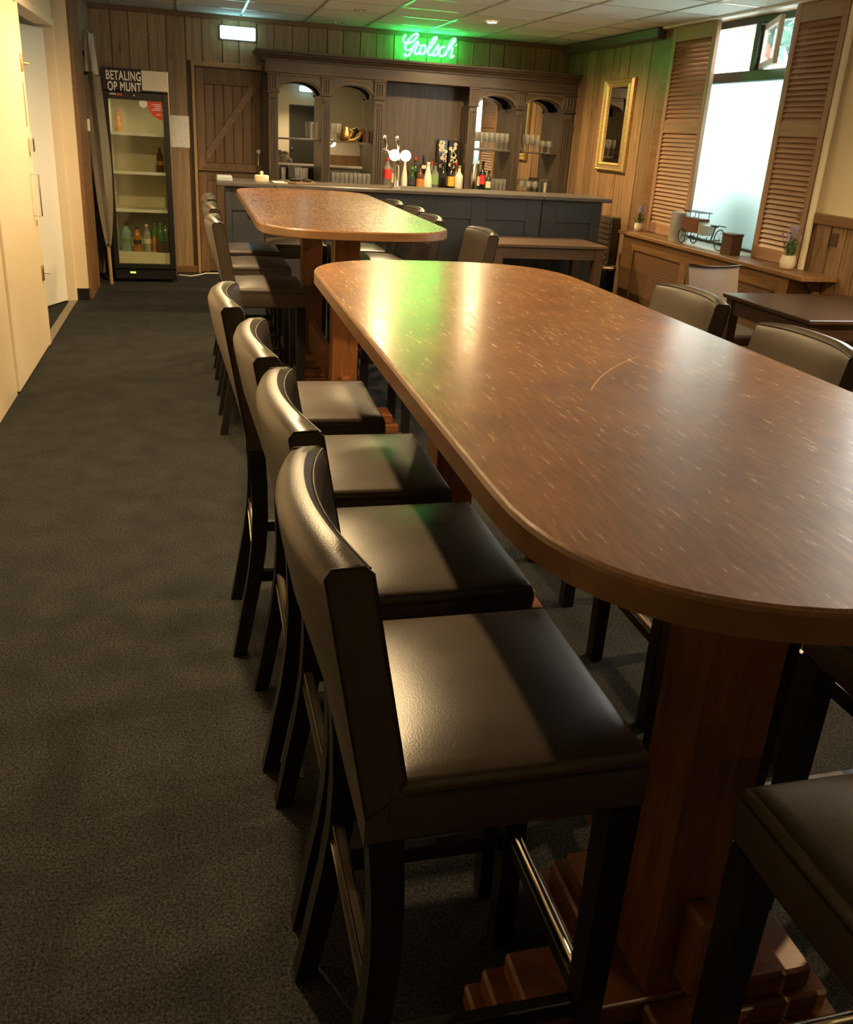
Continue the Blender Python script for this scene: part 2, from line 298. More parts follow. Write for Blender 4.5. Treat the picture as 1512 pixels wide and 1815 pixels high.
# ------------------------------------------------------------------ geometry helpers
class B:
    def __init__(s): s.bm = bmesh.new()
    def box(s, x0, x1, y0, y1, z0, z1, bev=0.0, rot=None, piv=None):
        vs = [s.bm.verts.new((x, y, z)) for x in (x0, x1) for y in (y0, y1) for z in (z0, z1)]
        F = [(0, 1, 3, 2), (4, 6, 7, 5), (0, 4, 5, 1), (2, 3, 7, 6), (0, 2, 6, 4), (1, 5, 7, 3)]
        fs = [s.bm.faces.new([vs[i] for i in f]) for f in F]
        if bev:
            ed = list({e for f in fs for e in f.edges})
            r = bmesh.ops.bevel(s.bm, geom=ed, offset=bev, segments=1, affect='EDGES', clamp_overlap=True)
            vs = list({v for f in r['faces'] for v in f.verts} | {v for v in vs if v.is_valid})
        if rot is not None:
            bmesh.ops.rotate(s.bm, verts=vs, cent=piv or Vector(((x0+x1)/2, (y0+y1)/2, (z0+z1)/2)), matrix=rot)
        return s
    def loft(s, rings, cap=True, closed=True):
        R = [[s.bm.verts.new(p) for p in r] for r in rings]
        n = len(R[0])
        for a, b in zip(R, R[1:]):
            for i in range(n if closed else n-1):
                j = (i+1) % n
                try: s.bm.faces.new((a[i], a[j], b[j], b[i]))
                except ValueError: pass
        if cap:
            for r, fl in ((R[0], True), (R[-1], False)):
                try: s.bm.faces.new(list(reversed(r)) if fl else r)
                except ValueError: pass
        return s
    def lathe(s, prof, c=(0, 0, 0), n=16, cap=True, axis='Z', sx=1, sy=1):
        rings = []
        for r, z in prof:
            ring = []
            for i in range(n):
                a = 2*PI*i/n; u, v = r*math.cos(a)*sx, r*math.sin(a)*sy
                q = {'Z': (u, v, z), 'Y': (u, z, v), 'X': (z, u, v)}[axis]
                ring.append((c[0]+q[0], c[1]+q[1], c[2]+q[2]))
            rings.append(ring)
        return s.loft(rings, cap)
    def tube(s, pts, r, n=6, cap=True):
        pts = [Vector(p) for p in pts]; rings = []
        up = None
        for i, p in enumerate(pts):
            t = (pts[min(i+1, len(pts)-1)]-pts[max(i-1, 0)]).normalized()
            if up is None:
                up = Vector((0, 0, 1)) if abs(t.z) < 0.9 else Vector((1, 0, 0))
            a = t.cross(up).normalized(); b = a.cross(t).normalized(); up = b
            rr = r[i] if isinstance(r, (list, tuple)) else r
            rings.append([p+a*rr*math.cos(2*PI*k/n)+b*rr*math.sin(2*PI*k/n) for k in range(n)])
        return s.loft(rings, cap)
    def prism(s, poly, plane, d0, d1):
        """poly of 2-D points; plane 'XY' extruded along Z, 'XZ' along Y, 'YZ' along X"""
        f = {'XY': lambda a, b, d: (a, b, d), 'XZ': lambda a, b, d: (a, d, b), 'YZ': lambda a, b, d: (d, a, b)}[plane]
        return s.loft([[f(a, b, d0) for a, b in poly], [f(a, b, d1) for a, b in poly]])
    def sphere(s, c, r, u=10, v=6, sc=(1, 1, 1)):
        bmesh.ops.create_uvsphere(s.bm, u_segments=u, v_segments=v, radius=r, matrix=Matrix.Translation(c) @ Matrix.Diagonal((*sc, 1)))
        return s
    def build(s, name, mat, parent=None, smooth=None, loc=None):
        bmesh.ops.recalc_face_normals(s.bm, faces=s.bm.faces[:])
        me = bpy.data.meshes.new(name); s.bm.to_mesh(me); s.bm.free()
        me.materials.append(M[mat] if isinstance(mat, str) else mat)
        if smooth:
            me.polygons.foreach_set('use_smooth', [True]*len(me.polygons))
            me.set_sharp_from_angle(angle=math.radians(smooth))
        o = bpy.data.objects.new(name, me); COL.objects.link(o)
        if parent: o.parent = parent
        if loc: o.location = loc
        return o
def tag(o, label, cat, group=None):
    o['label'] = label; o['category'] = cat
    if group: o['group'] = group
    return o
def thing(name, label, cat, loc=(0, 0, 0), rz=0.0, group=None):
    o = bpy.data.objects.new(name, None); COL.objects.link(o); o.empty_display_size = 0.1
    o.location = loc; o.rotation_euler = (0, 0, rz)
    return tag(o, label, cat, group)
def struct(o): o['kind'] = 'structure'; return o
def sempty(name):
    o = bpy.data.objects.new(name, None); COL.objects.link(o); return struct(o)
def dup(root, loc, rz, label, group=None):
    r = root.copy(); COL.objects.link(r); r.location = loc; r.rotation_euler = (0, 0, rz); r['label'] = label
    if group: r['group'] = group
    for ch in list(root.children):
        c = ch.copy(); COL.objects.link(c); c.parent = r
        for g in list(ch.children):
            d = g.copy(); COL.objects.link(d); d.parent = c
    return r

# ================================================================== SETTING
ZC = 2.45            # ceiling
XL, XR, YB, YR = -1.0, 3.95, 9.75, -3.0
struct(B().box(-2.6, 4.3, YR-.2, 9.95, -.1, 0).build('floor', 'carpet'))

# ceiling: suspended tiles on a metal grid
ceil = struct(B().box(-2.6, 4.3, YR-.2, 9.95, ZC+.03, ZC+.1).build('ceiling', 'ceil'))
xs = [-.885, -.69] + [-.09+.6*i for i in range(7)] + [3.95]
ys = [9.75-.6*i for i in range(0, 12)]
for i in range(len(xs)-1):
    for j in range(len(ys)-1):
        if j >= 4 and xs[i] < 0.4 or j >= 6 and xs[i] < 2: continue
        B().box(xs[i]+.009, xs[i+1]-.009, ys[j+1]+.009, ys[j]-.009, ZC, ZC+.028).build('tile', 'ceil', ceil)
b = B().box(-1.0, 3.95, YR, 3.0, ZC, ZC+.028)
b.box(-1.0, 0.5, 3.0, ys[4]-.6, ZC, ZC+.028); b.box(.51, 1.7, 3.0, ys[6], ZC, ZC+.028)
b.build('ceiling_panel', 'ceil', ceil)
for x in xs[1:-1]:
    B().box(x-.011, x+.011, 3.0, 9.75, ZC-.004, ZC+.012).build('grid_bar', 'tbar', ceil)
for y in ys[1:]:
    B().box(-1.0, 3.95, y-.011, y+.011, ZC-.0035, ZC+.012).build('grid_bar', 'tbar', ceil)

# back wall: vertical planks on a dark backing
wb = struct(B().box(-1.1, 4.3, YB+.02, YB+.15, 0, ZC+.03).build('wall_back', 'plank_dark'))
x = -.885; pw = [.19, .16, .175, .165, .18, .155]
k = 0
while x < 3.94:
    wd = pw[k % 6]; x1 = min(x+wd, 3.95)
    z0 = 2.03 if (x1 > .07 and x < .69) else 0
    B().box(x+.003, x1-.003, YB-.004*(k % 2), YB+.025, z0, ZC, .002).build('plank', 'plank_back_lit', wb)
    x = x1; k += 1
struct(B().box(-.885, 3.95, YB-.022, YB-.004, 2.405, ZC-.001, .003).build('trim_1', 'trimwood_x'))
struct(B().box(-.885, .02, YB-.02, YB-.004, 0, .07, .004).build('baseboard_back', 'trimwood_x'))

# right wall with two window openings
wr = sempty('wall_right')
b = B()
b.box(XR+.02, XR+.2, 7.25, 9.95, 0, ZC+.03); b.box(XR+.02, XR+.2, 5.72, 7.25, 0, .785); b.box(XR+.02, XR+.2, 5.72, 7.25, 2.44, ZC+.03)
b.box(XR+.02, XR+.2, 4.65, 5.72, 0, ZC+.03); b.box(XR+.02, XR+.2, 3.1, 4.65, 0, 1.17); b.box(XR+.02, XR+.2, 3.1, 4.65, 2.4, ZC+.03)
b.box(XR+.02, XR+.2, YR-.2, 3.1, 0, ZC+.03)
b.build('masonry', 'cream', wr)
y = 7.3; k = 0
while y < YB-.01:
    y1 = min(y+[.2, .17, .19, .21][k % 4], YB)
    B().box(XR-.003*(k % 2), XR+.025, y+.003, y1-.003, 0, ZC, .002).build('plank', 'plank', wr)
    y = y1; k += 1
y = 2.9; k = 0
while y < 5.36:
    y1 = min(y+[.15, .13, .145][k % 3], 5.37)
    B().box(XR-.003*(k % 2), XR+.025, y+.003, y1-.003, 0, 1.10, .002).build('plank', 'plank', wr)
    y = y1; k += 1
B().box(XR, XR+.022, YR, 2.9, 0, 1.10).build('dado_panel', 'plank', wr)
struct(B().box(XR-.025, XR+.02, YR, 5.37, 1.10, 1.165, .006).build('trim_2', 'trimwood'))
struct(B().box(XR-.10, XR, 7.6, YB-.03, 2.36, ZC-.001, .01).build('trim_3', 'backbar_x'))
struct(B().box(XR-.06, XR+.02, 4.2, 7.6, 2.432, ZC-.001, .004).build('trim_4', 'white'))
struct(B().box(XR-.02, XR+.015, 7.46, 7.6, .8, 2.43, .004).build('trim_5', 'trimwood'))

# window in view
def window(name, y0, y1, z0, z1, split, mull):
    o = sempty(name); X0, X1 = XR+.12, XR+.18
    b = B().box(X0, X1, y0, y0+.06, z0, z1, .004).box(X0, X1, y1-.06, y1, z0, z1, .004)
    b.box(X0, X1, y0+.06, y1-.06, z0, z0+.03, .004).box(X0, X1, y0+.06, y1-.06, z1-.05, z1, .004)
    b.build('window_frame', 'win_frame', o)
    if split:
        B().box(X0-.01, X1, y0+.06, y1-.06, split, split+.075, .004).build('transom', 'win_frame', o)
        B().box(X0-.01, X1, mull-.03, mull+.03, split+.075, z1-.05, .004).build('mullion', 'win_frame', o)
        B().box(X0+.02, X0+.026, y0+.06, y1-.06, z0+.03, split).build('frosted_pane', 'frost', o)
        B().box(X0+.02, X0+.026, mull+.03, y1-.06, split+.075, z1-.05).build('clear_pane', 'pane', o)
        # small casement standing ajar
        b = B(); r = Matrix.Rotation(math.radians(-24), 3, 'Z'); pv = Vector((X1, mull-.03, 0))
        ya, yb = y0+.08, mull-.03
        for q in ((ya, ya+.05, split+.08, z1-.06), (yb-.05, yb, split+.08, z1-.06), (ya+.05, yb-.05, split+.08, split+.12), (ya+.05, yb-.05, z1-.10, z1-.06)):
            b.box(X1-.03, X1, q[0], q[1], q[2], q[3], 0, r, pv)
        b.build('casement_frame', 'white', o)
        B().box(X1-.018, X1-.012, ya+.05, yb-.05, split+.12, z1-.10, 0, r, pv).build('casement_pane', 'pane', o)
    else:
        B().box(X0+.02, X0+.026, y0+.06, y1-.06, z0+.03, z1-.05).build('clear_pane', 'pane', o)
    return o
window('window_1', 5.73, 7.24, .79, 2.44, 2.0, 6.44)
window('window_2', 3.1, 4.65, 1.17, 2.4, 0, 0)

# left wall
wl = sempty('wall_left')
b = B().box(XL-.12, XL, YR-.2, 5.20, 0, ZC+.03).box(XL-.12, XL, 5.20, 8.06, 2.11, ZC+.03)
b.build('plaster', 'cream', wl)
B().box(XL-.12, XL+.012, 6.40, 6.46, 0, 2.11, .004).build('door_jamb', 'cream', wl)
B().box(XL-.12, XL+.01, 8.03, 8.10, 0, 2.15, .004).build('door_jamb', 'cream', wl)
B().box(XL-.12, XL+.008, 6.40, 8.03, 2.10, 2.16, .004).build('door_head', 'cream', wl)
B().box(XL-.12, -.90, 8.10, 8.16, .10, ZC).build('pilaster', 'cream', wl)
b = B().box(XL-.12, -.897, 8.098, 8.16, 0, .10).build('pilaster_plinth', 'black', wl)
B().box(-.93, -.872, 8.16, 8.72, 0, ZC, .004).build('corner_board', 'trimwood', wl)
b = B().box(-1.02, -.885, 8.72, 9.77, 2.02, ZC+.03).box(-1.02, -.885, 9.62, 9.77, 0, 2.02)
b.build('side_panel', 'grey_plank', wl)
B().box(-1.02, -.97, 8.72, 9.62, 0, 2.02).build('dark_doorway', 'plank_dark', wl)
B().box(-.93, -.868, 8.72, 8.80, 0, 2.06, .004).build('doorway_post', 'trimwood', wl)
B().box(-.93, -.868, 8.80, 9.66, 1.99, 2.05, .004).build('doorway_head', 'trimwood', wl)
struct(B().box(XL-.05, XL+.01, 6.46, 8.03, 0, .012, .003).build('trim_6', 'cloth'))
# adjoining room glimpsed through the doorway
b = B().box(-2.6, -2.5, 5.0, 9.0, 0, ZC+.03).box(-2.5, -1.12, 4.9, 5.0, 0, ZC+.03).box(-2.5, -1.12, 9.0, 9.1, 0, ZC+.03)
struct(b.build('wall_adjoining', 'white_door'))

# closed cream leaf, and white leaf swung into the adjoining room
d = sempty('door_1')
B().box(XL-.04, XL+.012, 5.22, 6.395, .01, 2.09, .003).build('door_leaf', 'cream', d)
for z in (1.76, .50):
    B().box(XL+.012, XL+.022, 6.345, 6.385, z-.045, z+.045, .002).tube([(XL+.02, 6.36, z), (XL+.055, 6.38, z-.005)], .006).tube([(XL+.02, 6.36, z-.05), (XL+.02, 6.36, z+.05)], .007).build('slide_bolt', 'brass', d, 40)
B().box(XL+.012, XL+.04, 6.34, 6.40, 1.25, 1.33, .003).tube([(XL+.03, 6.37, 1.33), (XL+.03, 6.37, 1.37)], .006).build('lock_case', 'chrome', d)
b = B().tube([(XL+.012, 6.28, 1.12), (XL+.06, 6.28, 1.12), (XL+.06, 6.28, .87), (XL+.012, 6.28, .87)], .007)
b.build('pull_handle', 'chrome', d, 40)
B().box(XL+.012, XL+.018, 6.33, 6.35, .80, .84).box(XL+.012, XL+.018, 6.33, 6.35, 1.40, 1.65).build('edge_plate', 'chrome', d)
d = sempty('door_2')
ang = math.atan2(-.92, -.40)
r = Matrix.Rotation(ang, 3, 'Z'); pv = Vector((-1.075, 8.03, 0))
B().box(-1.075, -1.075+.9, 8.005, 8.045, .012, 2.08, .002, r, pv).build('door_leaf', 'white_door', d)

# rear wall, seen only in the mirrors
wz = struct(B().box(-1.1, 4.3, YR-.15, YR, 0, ZC+.03).build('wall_rear', 'white_door'))
B().box(-1.0, 2.24, YR, YR+.02, 0, .9).box(2.87, 3.95, YR, YR+.02, 0, .9).build('dado_panel', 'plank', wz)
d = sempty('door_3')
B().box(2.25, 2.86, YR+.001, YR+.04, 0, 1.95, .003).build('door_leaf', simple('dark_grey_door', (0.035, 0.035, 0.033), 0.5), d)
B().lathe([(.02, 0), (.02, .05)], (2.31, YR+.04, 1.0), axis='Y').build('door_knob', 'chrome', d)

# bar door (plank door with diagonal brace, in two halves)
d = sempty('door_4')
b = B()
b.box(.055, .70, YB+.03, YB+.05, .01, 1.98).build('door_leaf', 'door_wood', d)
pxs = [.145+.092*i for i in range(7)]
for i in range(6):
    B().box(pxs[i]+.003, pxs[i+1]-.003, YB+.012, YB+.032, 1.10, 1.83, .005).build('plank', 'door_wood', d)
for i in range(6):
    B().box(pxs[i]+.002, pxs[i+1]-.002, YB+.012, YB+.032, .15, .93, .003).build('plank', 'door_wood', d)
for (x0, x1, z0, z1) in ((.063, .145, .01, 1.02), (.063, .145, 1.035, 1.975)):
    B().box(x0, x1, YB, YB+.032, z0, z1, .003).build('stile', 'door_wood', d)
for z0, z1 in ((1.83, 1.975), (1.035, 1.10), (.93, 1.02), (.02, .15)):
    B().box(.145, .70, YB, YB+.032, z0, z1, .003).build('rail', 'door_wood', d)
bz = B().prism([(.147, 1.10), (.147, 1.205), (.585, 1.83), (.668, 1.83)], 'XZ', YB-.014, YB+.013)
bz.build('brace', 'brace_wood', d)
B().box(.06, .70, YB-.03, YB+.002, 1.022, 1.045, .004).build('ledge', 'trimwood_x', d)
B().tube([(.105, YB-.01, 1.05), (.30, YB-.014, 1.05)], .007).build('latch_bar', 'chrome', d)
b = B().box(.028, .058, YB-.028, YB+.03, 0, 2.03, .003).box(.058, .71, YB-.028, YB+.03, 1.985, 2.03, .003)
struct(b.build('trim_7', M['polewood']))

# ================================================================== BAR
# back bar
bb = thing('back_bar', 'dark stained wooden back bar with arched mirror bays and a heavy cornice', 'back bar', (0, 9.4, 0))
F = 0.02; Bk = 0.345          # local y of the column faces and of the back
B().box(.72, 3.94, F+.02, Bk, 0, .93, .003).build('base_cabinet', 'backbar', bb)
B().box(.70, 3.945, F-.03, Bk, .93, .955, .004).build('worktop', 'backbar_x', bb)
for i in range(5):
    xx = .78+.63*i
    B().box(xx, xx+.56, F+.006, F+.022, .10, .86, .008).build('door', 'backbar', bb)
B().box(.72, 3.94, Bk-.02, Bk, .955, 1.97).build('back_panel', 'backbar', bb)
# entablature and cornice
B().box(.715, 3.94, F-.01, Bk, 1.965, 2.08, .003).build('frieze', 'backbar_x', bb)
prof = [(0, 2.07), (-.02, 2.07), (-.022, 2.085), (-.035, 2.09), (-.055, 2.11), (-.075, 2.118), (-.078, 2.132), (-.10, 2.138), (-.10, 2.155), (0, 2.155)]
rings = []
b = B()
b.loft([[(.715+(p[0]), F-.01+p[0], p[1]) for p in prof], [(3.945, F-.01+p[0], p[1]) for p in prof]])
b.loft([[(.715+p[0], F-.01+p[0], p[1]) for p in prof], [(.715+p[0], Bk, p[1]) for p in prof]])
b.box(.715, 3.945, F-.01, Bk, 2.08, 2.15)
b.build('cornice', 'backbar_x', bb)
cols = [(.746, .838), (1.266, 1.355), (1.791, 1.894), (2.779, 2.864), (3.288, 3.369), (3.812, 3.935)]
for (a, c) in cols:
    wd = c-a; prof = [(a, F+.03), (a, F), (a+wd*.14, F)]
    for q in (.2, .42, .64):
        prof += [(a+wd*q, F), (a+wd*(q+.03), F+.008), (a+wd*(q+.11), F+.008), (a+wd*(q+.14), F)]
    prof += [(c, F), (c, F+.03)]
    co = B().prism(prof, 'XY', .955, 1.70).box(a, c, F+.001, F+.03, 1.70, 1.79).build('column', 'backbar', bb)
    B().box(a, c, F+.03, Bk-.02, .955, 1.79).build('bay_side', 'backbar', co)
    cp_ = B().box(a-.014, c+.014, F-.02, F+.03, 1.785, 1.803, .003).box(a-.008, c+.008, F-.014, F+.03, 1.803, 1.945, .003).box(a-.016, c+.016, F-.024, F+.03, 1.945, 1.965, .003)
    for q in (.25, .5, .75):
        cp_.tube([(a+wd*q, F-.018, 1.82), (a+wd*q, F-.020, 1.93)], .007)
    cp_.build('capital', 'backbar', co, 40)
    ro = B().box(a+.008, c-.008, F-.006, F+.004, 1.715, 1.765, .002)
    for q in (.3, .5, .7): ro.sphere((a+wd*q, F-.006, 1.74), .011, 8, 5)
    ro.build('rosette', 'backbar', co, 40)
bays = [(.838, 1.266), (1.355, 1.791), (2.864, 3.288), (3.369, 3.812)]
for k, (a, c) in enumerate(bays):
    if True:
        b = B(); n = 16
        cx, hw, rise = (a+c)/2, (c-a)/2, .115
        top = [(a, 1.965), (c, 1.965)]
        arcp = [(cx+hw*math.cos(t), 1.785+rise*math.sin(t)) for t in [PI*i/n for i in range(n+1)]]
        for p, q in zip(arcp, arcp[1:]):
            b.loft([[(p[0], yy, p[1]), (q[0], yy, q[1]), (q[0], yy, 1.965), (p[0], yy, 1.965)] for yy in (F+.005, F+.16)])
    ar = b.build('arch', 'backbar', bb)
    # raised bead following the arch and the spandrel panels
    B().tube([(p[0], F+.003, p[1]+.012) for p in arcp[1:-1]], .007, 6).tube([(a+.012, F+.003, 1.82), (a+.012, F+.003, 1.945), (c-.012, F+.003, 1.945), (c-.012, F+.003, 1.82)], .006).build('bead', 'bead', ar, 40)
    B().box(a, c, Bk-.026, Bk-.021, .957, 1.965).build('mirror', 'mirror', bb)
    B().box(a+.001, c-.001, F+.06, Bk-.028, 1.365, 1.378, .002).build('shelf', 'backbar_x', bb)

# bar counter
ct = thing('bar_counter', 'blue-grey painted bar counter with panelled front and brown worktop', 'bar counter', (0, 7.5, 0))
B().box(.255, 3.515, .06, .08, .0, 1.02).build('front_panel', 'counter', ct)
B().box(.255, .275, .08, .50, 0, 1.02).build('end_panel', 'counter', ct)
B().box(3.495, 3.515, .08, .50, 0, 1.02).build('end_panel', 'counter', ct)
st = [(.255, .30), (.60, .67), (.98, 1.05), (1.36, 1.44), (1.90, 1.993), (2.307, 2.444), (2.808, 2.945), (2.953, 3.088), (3.42, 3.515)]
for a, c in st: B().box(a, c, .045, .062, .0, 1.018, .002).build('stile', 'counter', ct)
for i, (p, q) in enumerate(zip(st, st[1:])):
    if q[0]-p[1] < .02: continue
    B().box(p[1], q[0], .046, .062, .838, 1.018, .002).build('rail', 'counter', ct)
    B().box(p[1], q[0], .046, .062, 0, .16, .002).build('rail', 'counter', ct)
for a, c in ((.185, .640), (.643, 2.947), (2.950, 3.585)):
    B().box(a, c, 0, .56, 1.022, 1.056, .006).build('worktop', 'counter_top', ct)
B().box(.42, .46, .035, .046, .80, .815).build('handle', 'black', ct)
tag(B().box(.19, .31, .10, .30, .0, .04, .006).build('tray', simple('pale_blue_grey_plastic', (0.36, 0.40, 0.42), 0.4), loc=(0, 7.45, 1.056)), 'pale blue-grey tray on the left end of the bar counter', 'tray')

# ---- bottles, glasses and other things at the bar
def bottle(name, label, x, y, z, h, r, body, neck_mat, cap_mat, label_mat, shape='round', group=None, lab=(.18, .5), neck=.33):
    t = thing(name, label, 'bottle', (x, y, z), 0, group)
    n = 14
    nb = h*(1-neck)
    prof = [(r*.9, 0), (r, .006), (r, nb*.82), (r*.93, nb*.9), (r*.6, nb*1.02), (r*.38, nb*1.1), (r*.34, h*.93), (r*.36, h*.935), (r*.36, h*.95)]
    if shape == 'cone': prof = [(r*.95, 0), (r, .01), (r*.98, h*.3), (r*.8, h*.52), (r*.5, h*.72), (r*.38, h*.85), (r*.36, h*.93)]
    B().lathe(prof, n=n).build('body', body, t, 50)
    B().lathe([(r*.40, h*.90), (r*.42, h*.905), (r*.40, h*.995), (r*.3, h)], n=10).build('cap', cap_mat, t, 50)
    if label_mat: B().lathe([(r*1.02, h*lab[0]), (r*1.02, h*lab[1])], n=n, cap=False).build('label', label_mat, t, 50)
    return t
BZ = .955
bottle('liquor_bottle', 'clear square-shouldered bottle with red label at left end of the back bar row', 1.967, 9.50, BZ, .29, .046, 'b_clear', 'b_clear', 'l_red', 'l_red', lab=(.3, .62), neck=.25)
bottle('liquor_bottle', 'tall clear bottle with cream label behind the lit tap discs', 2.04, 9.52, BZ, .28, .036, 'b_clear', 'b_clear', 'chrome', 'l_cream')
bottle('liquor_bottle', 'frosted white bottle just right of the chrome beer tap column', 2.135, 9.44, BZ, .28, .034, 'b_white', 'b_white', 'white', None, 'cone')
bottle('liquor_bottle', 'small dark green bottle standing between white and brown bottles', 2.213, 9.42, BZ, .215, .033, 'b_green', 'b_green', 'l_green', 'l_dark', lab=(.2, .45))
bottle('liquor_bottle', 'brown bottle with orange label and ring emblem', 2.3, 9.44, BZ, .25, .040, 'b_brown', 'b_brown', 'l_dark', 'l_orange', lab=(.10, .42))
bottle('liquor_bottle', 'dark bottle with red cap standing behind the orange-labelled one', 2.275, 9.56, BZ, .31, .034, 'b_green', 'b_green', 'l_red', None)
bottle('liquor_bottle', 'slim black bottle in the back row with dark cap', 2.363, 9.57, BZ, .335, .032, 'b_black', 'b_black', 'l_dark', 'l_cream', lab=(.6, .7))
bottle('liquor_bottle', 'white conical bottle without label in the middle of the row', 2.385, 9.44, BZ, .27, .048, 'b_white', 'b_white', 'white', None, 'cone')
bottle('liquor_bottle', 'bottle with bright red cap peeping behind the white conical bottle', 2.455, 9.57, BZ, .275, .033, 'b_clear', 'b_clear', 'l_red', None)
bottle('liquor_bottle', 'clear bottle with two dull green label bands', 2.465, 9.45, BZ, .27, .042, 'b_clear', 'b_clear', 'l_dark', 'l_green', lab=(.2, .55))
bottle('liquor_bottle', 'broad black bottle with small cream label before patterned vase', 2.545, 9.43, BZ, .29, .047, 'b_black', 'b_black', 'l_dark', None)
bottle('liquor_bottle', 'black bottle with yellow and red label', 2.635, 9.43, BZ, .285, .038, 'b_black', 'b_black', 'l_dark', 'l_yellow', lab=(.16, .5))
bottle('liquor_bottle', 'bottle with long red neck behind the cream-white bottle', 2.725, 9.57, BZ, .28, .035, 'b_brown', 'b_brown', 'l_red', None)
bottle('liquor_bottle', 'cream-white bottle with pale green neck at right end of the row', 2.715, 9.41, BZ, .255, .044, 'b_white', 'b_white', 'l_green', None)
bottle('wine_bottle', 'dark wine bottle with white label beside the steel canister', 2.935, 9.47, BZ, .31, .030, 'b_green', 'b_green', 'b_white', 'l_cream', lab=(.2, .5))
bottle('wine_bottle', 'dark wine bottle with red label in the third mirror bay', 2.997, 9.49, BZ, .31, .036, 'b_black', 'b_black', 'b_black', 'l_red', lab=(.25, .55))
bottle('liquor_bottle', 'small clear green-necked bottle right of the wine bottles', 3.06, 9.46, BZ, .22, .030, 'b_green', 'b_green', 'b_black', 'l_cream', lab=(.2, .5))
tag(B().lathe([(.036, 0), (.038, .004), (.038, .27), (.034, .275), (.03, .278)], n=18).build('canister', 'chrome', None, 40, (2.874, 9.39, BZ)), 'tall brushed steel canister before the fourth back bar column', 'canister')
# two patterned vases with dried flowers
for x, h, lb in ((2.583, .50, 'taller black square vase with cream flower pattern behind the bottles'), (2.697, .49, 'shorter black square vase with cream flower pattern, right of its pair')):
    t = thing('patterned_vase', lb, 'vase', (x, 9.66, BZ), 0, 'patterned vases on the back bar')
    B().box(-.05, .05, -.04, .04, 0, h, .004).build('body', 'b_black', t)
    pb = B(); random.seed(int(x*1000))
    for i in range(16):
        cxx, czz = random.uniform(-.036, .036), random.uniform(h*.45, h-.03)
        for a in range(5):
            pb.lathe([(.009, -.0405), (.009, -.0425)], (cxx+.011*math.cos(a*1.256), 0, czz+.011*math.sin(a*1.256)), n=6, axis='Y')
    pb.build('flower_relief', 'l_cream', t)['kind'] = 'stuff'

def tumbler(name, label, x, y, z, h, r, group):
    o = B().lathe([(r*.8, 0), (r, h), (r*.93, h), (r*.75, .012), (.001, .012)], n=14).build(name, 'glass', None, 40, (x, y, z))
    return tag(o, label, 'glass', group)
def wineglass(name, label, x, y, z, h, r, group):
    o = B().lathe([(r*.85, 0), (r*.85, .004), (.006, .012), (.006, h*.4), (r*.6, h*.48), (r, h*.68), (r*.85, h), (r*.8, h), (r*.93, h*.68), (r*.5, h*.5), (.001, h*.47)], n=14).build(name, 'glass', None, 40, (x, y, z))
    return tag(o, label, 'glass', group)
def copyglass(src, x, y, z, label=None):
    o = src.copy(); COL.objects.link(o); o.location = (x, y, z)
    if label: o['label'] = label
    return o
lb = 'small clear tumbler in the front row under the second arch of the back bar'
g0 = tumbler('tumbler', lb, 1.39, 9.42, BZ, .125, .021, 'tumblers in the second bay')
for i in range(1, 9): copyglass(g0, 1.39+.046*i, 9.42, BZ)
for i in range(9): copyglass(g0, 1.413+.043*i, 9.475, BZ, 'small clear tumbler in the rear row, nearer the mirror, under the second arch')
lb = 'clear tumbler standing by the dark bar cloth under the first arch'
g1 = tumbler('tumbler', lb, 1.02, 9.42, BZ, .15, .026, 'tumblers in the first bay')
for x, y in ((1.075, 9.42), (1.05, 9.48), (1.115, 9.47)): copyglass(g1, x, y, BZ)
copyglass(g1, .885, 9.41, BZ, 'single clear tumbler next to the first back bar column')
lb = 'tall clear glass on the shelf of the first mirror bay'
g2 = tumbler('tall_glass', lb, 1.185, 9.55, 1.378, .165, .024, 'tall glasses on the first shelf')
copyglass(g2, 1.235, 9.55, 1.378)
lb = 'stemmed glass in the front row on the third mirror bay shelf'
g3 = wineglass('wine_glass', lb, 2.90, 9.48, 1.378, .17, .025, 'stemmed glasses on the third shelf')
for i in range(1, 7): copyglass(g3, 2.90+.056*i, 9.48, 1.378)
for j in range(2):
    for i in range(7): copyglass(g3, 2.90+.056*i, 9.54+.06*j, 1.378, ('stemmed glass in the middle row on the third mirror bay shelf', 'stemmed glass in the rear row against the third bay mirror')[j])
lb = 'tall stemmed glass at the left of the fourth mirror bay shelf'
g4 = wineglass('wine_glass', lb, 3.41, 9.49, 1.378, .175, .025, 'tall stemmed glasses on the fourth shelf')
for x, y in ((3.47, 9.49), (3.53, 9.49), (3.585, 9.49), (3.41, 9.56), (3.47, 9.56), (3.53, 9.56)): copyglass(g4, x, y, 1.378)
lb = 'low round goblet at the right of the fourth mirror bay shelf'
g5 = wineglass('goblet', lb, 3.64, 9.49, 1.378, .12, .032, 'goblets on the fourth shelf')
for x, y in ((3.71, 9.49), (3.675, 9.56), (3.75, 9.56)): copyglass(g5, x, y, 1.378)
lb = 'stemmed glass among the ornaments on the second bay shelf'
g6 = wineglass('wine_glass', lb, 1.385, 9.48, 1.378, .165, .025, 'stemmed glasses on the second shelf')
for x, y in ((1.44, 9.48), (1.41, 9.54), (1.465, 9.55)): copyglass(g6, x, y, 1.378)
lb = 'round goblet at the foot of the fourth mirror bay'
g7 = wineglass('goblet', lb, 3.43, 9.45, BZ, .13, .034, 'goblets at the foot of the fourth bay')
for x, y in ((3.505, 9.45), (3.58, 9.45), (3.465, 9.52), (3.545, 9.52), (3.62, 9.52)): copyglass(g7, x, y, BZ)
lb = 'clear glass lined up at the foot of the third mirror bay'
g8 = tumbler('tumbler', lb, 3.125, 9.50, BZ, .135, .019, 'glasses at the foot of the third bay')
for i in range(1, 4): copyglass(g8, 3.125+.044*i, 9.50, BZ)
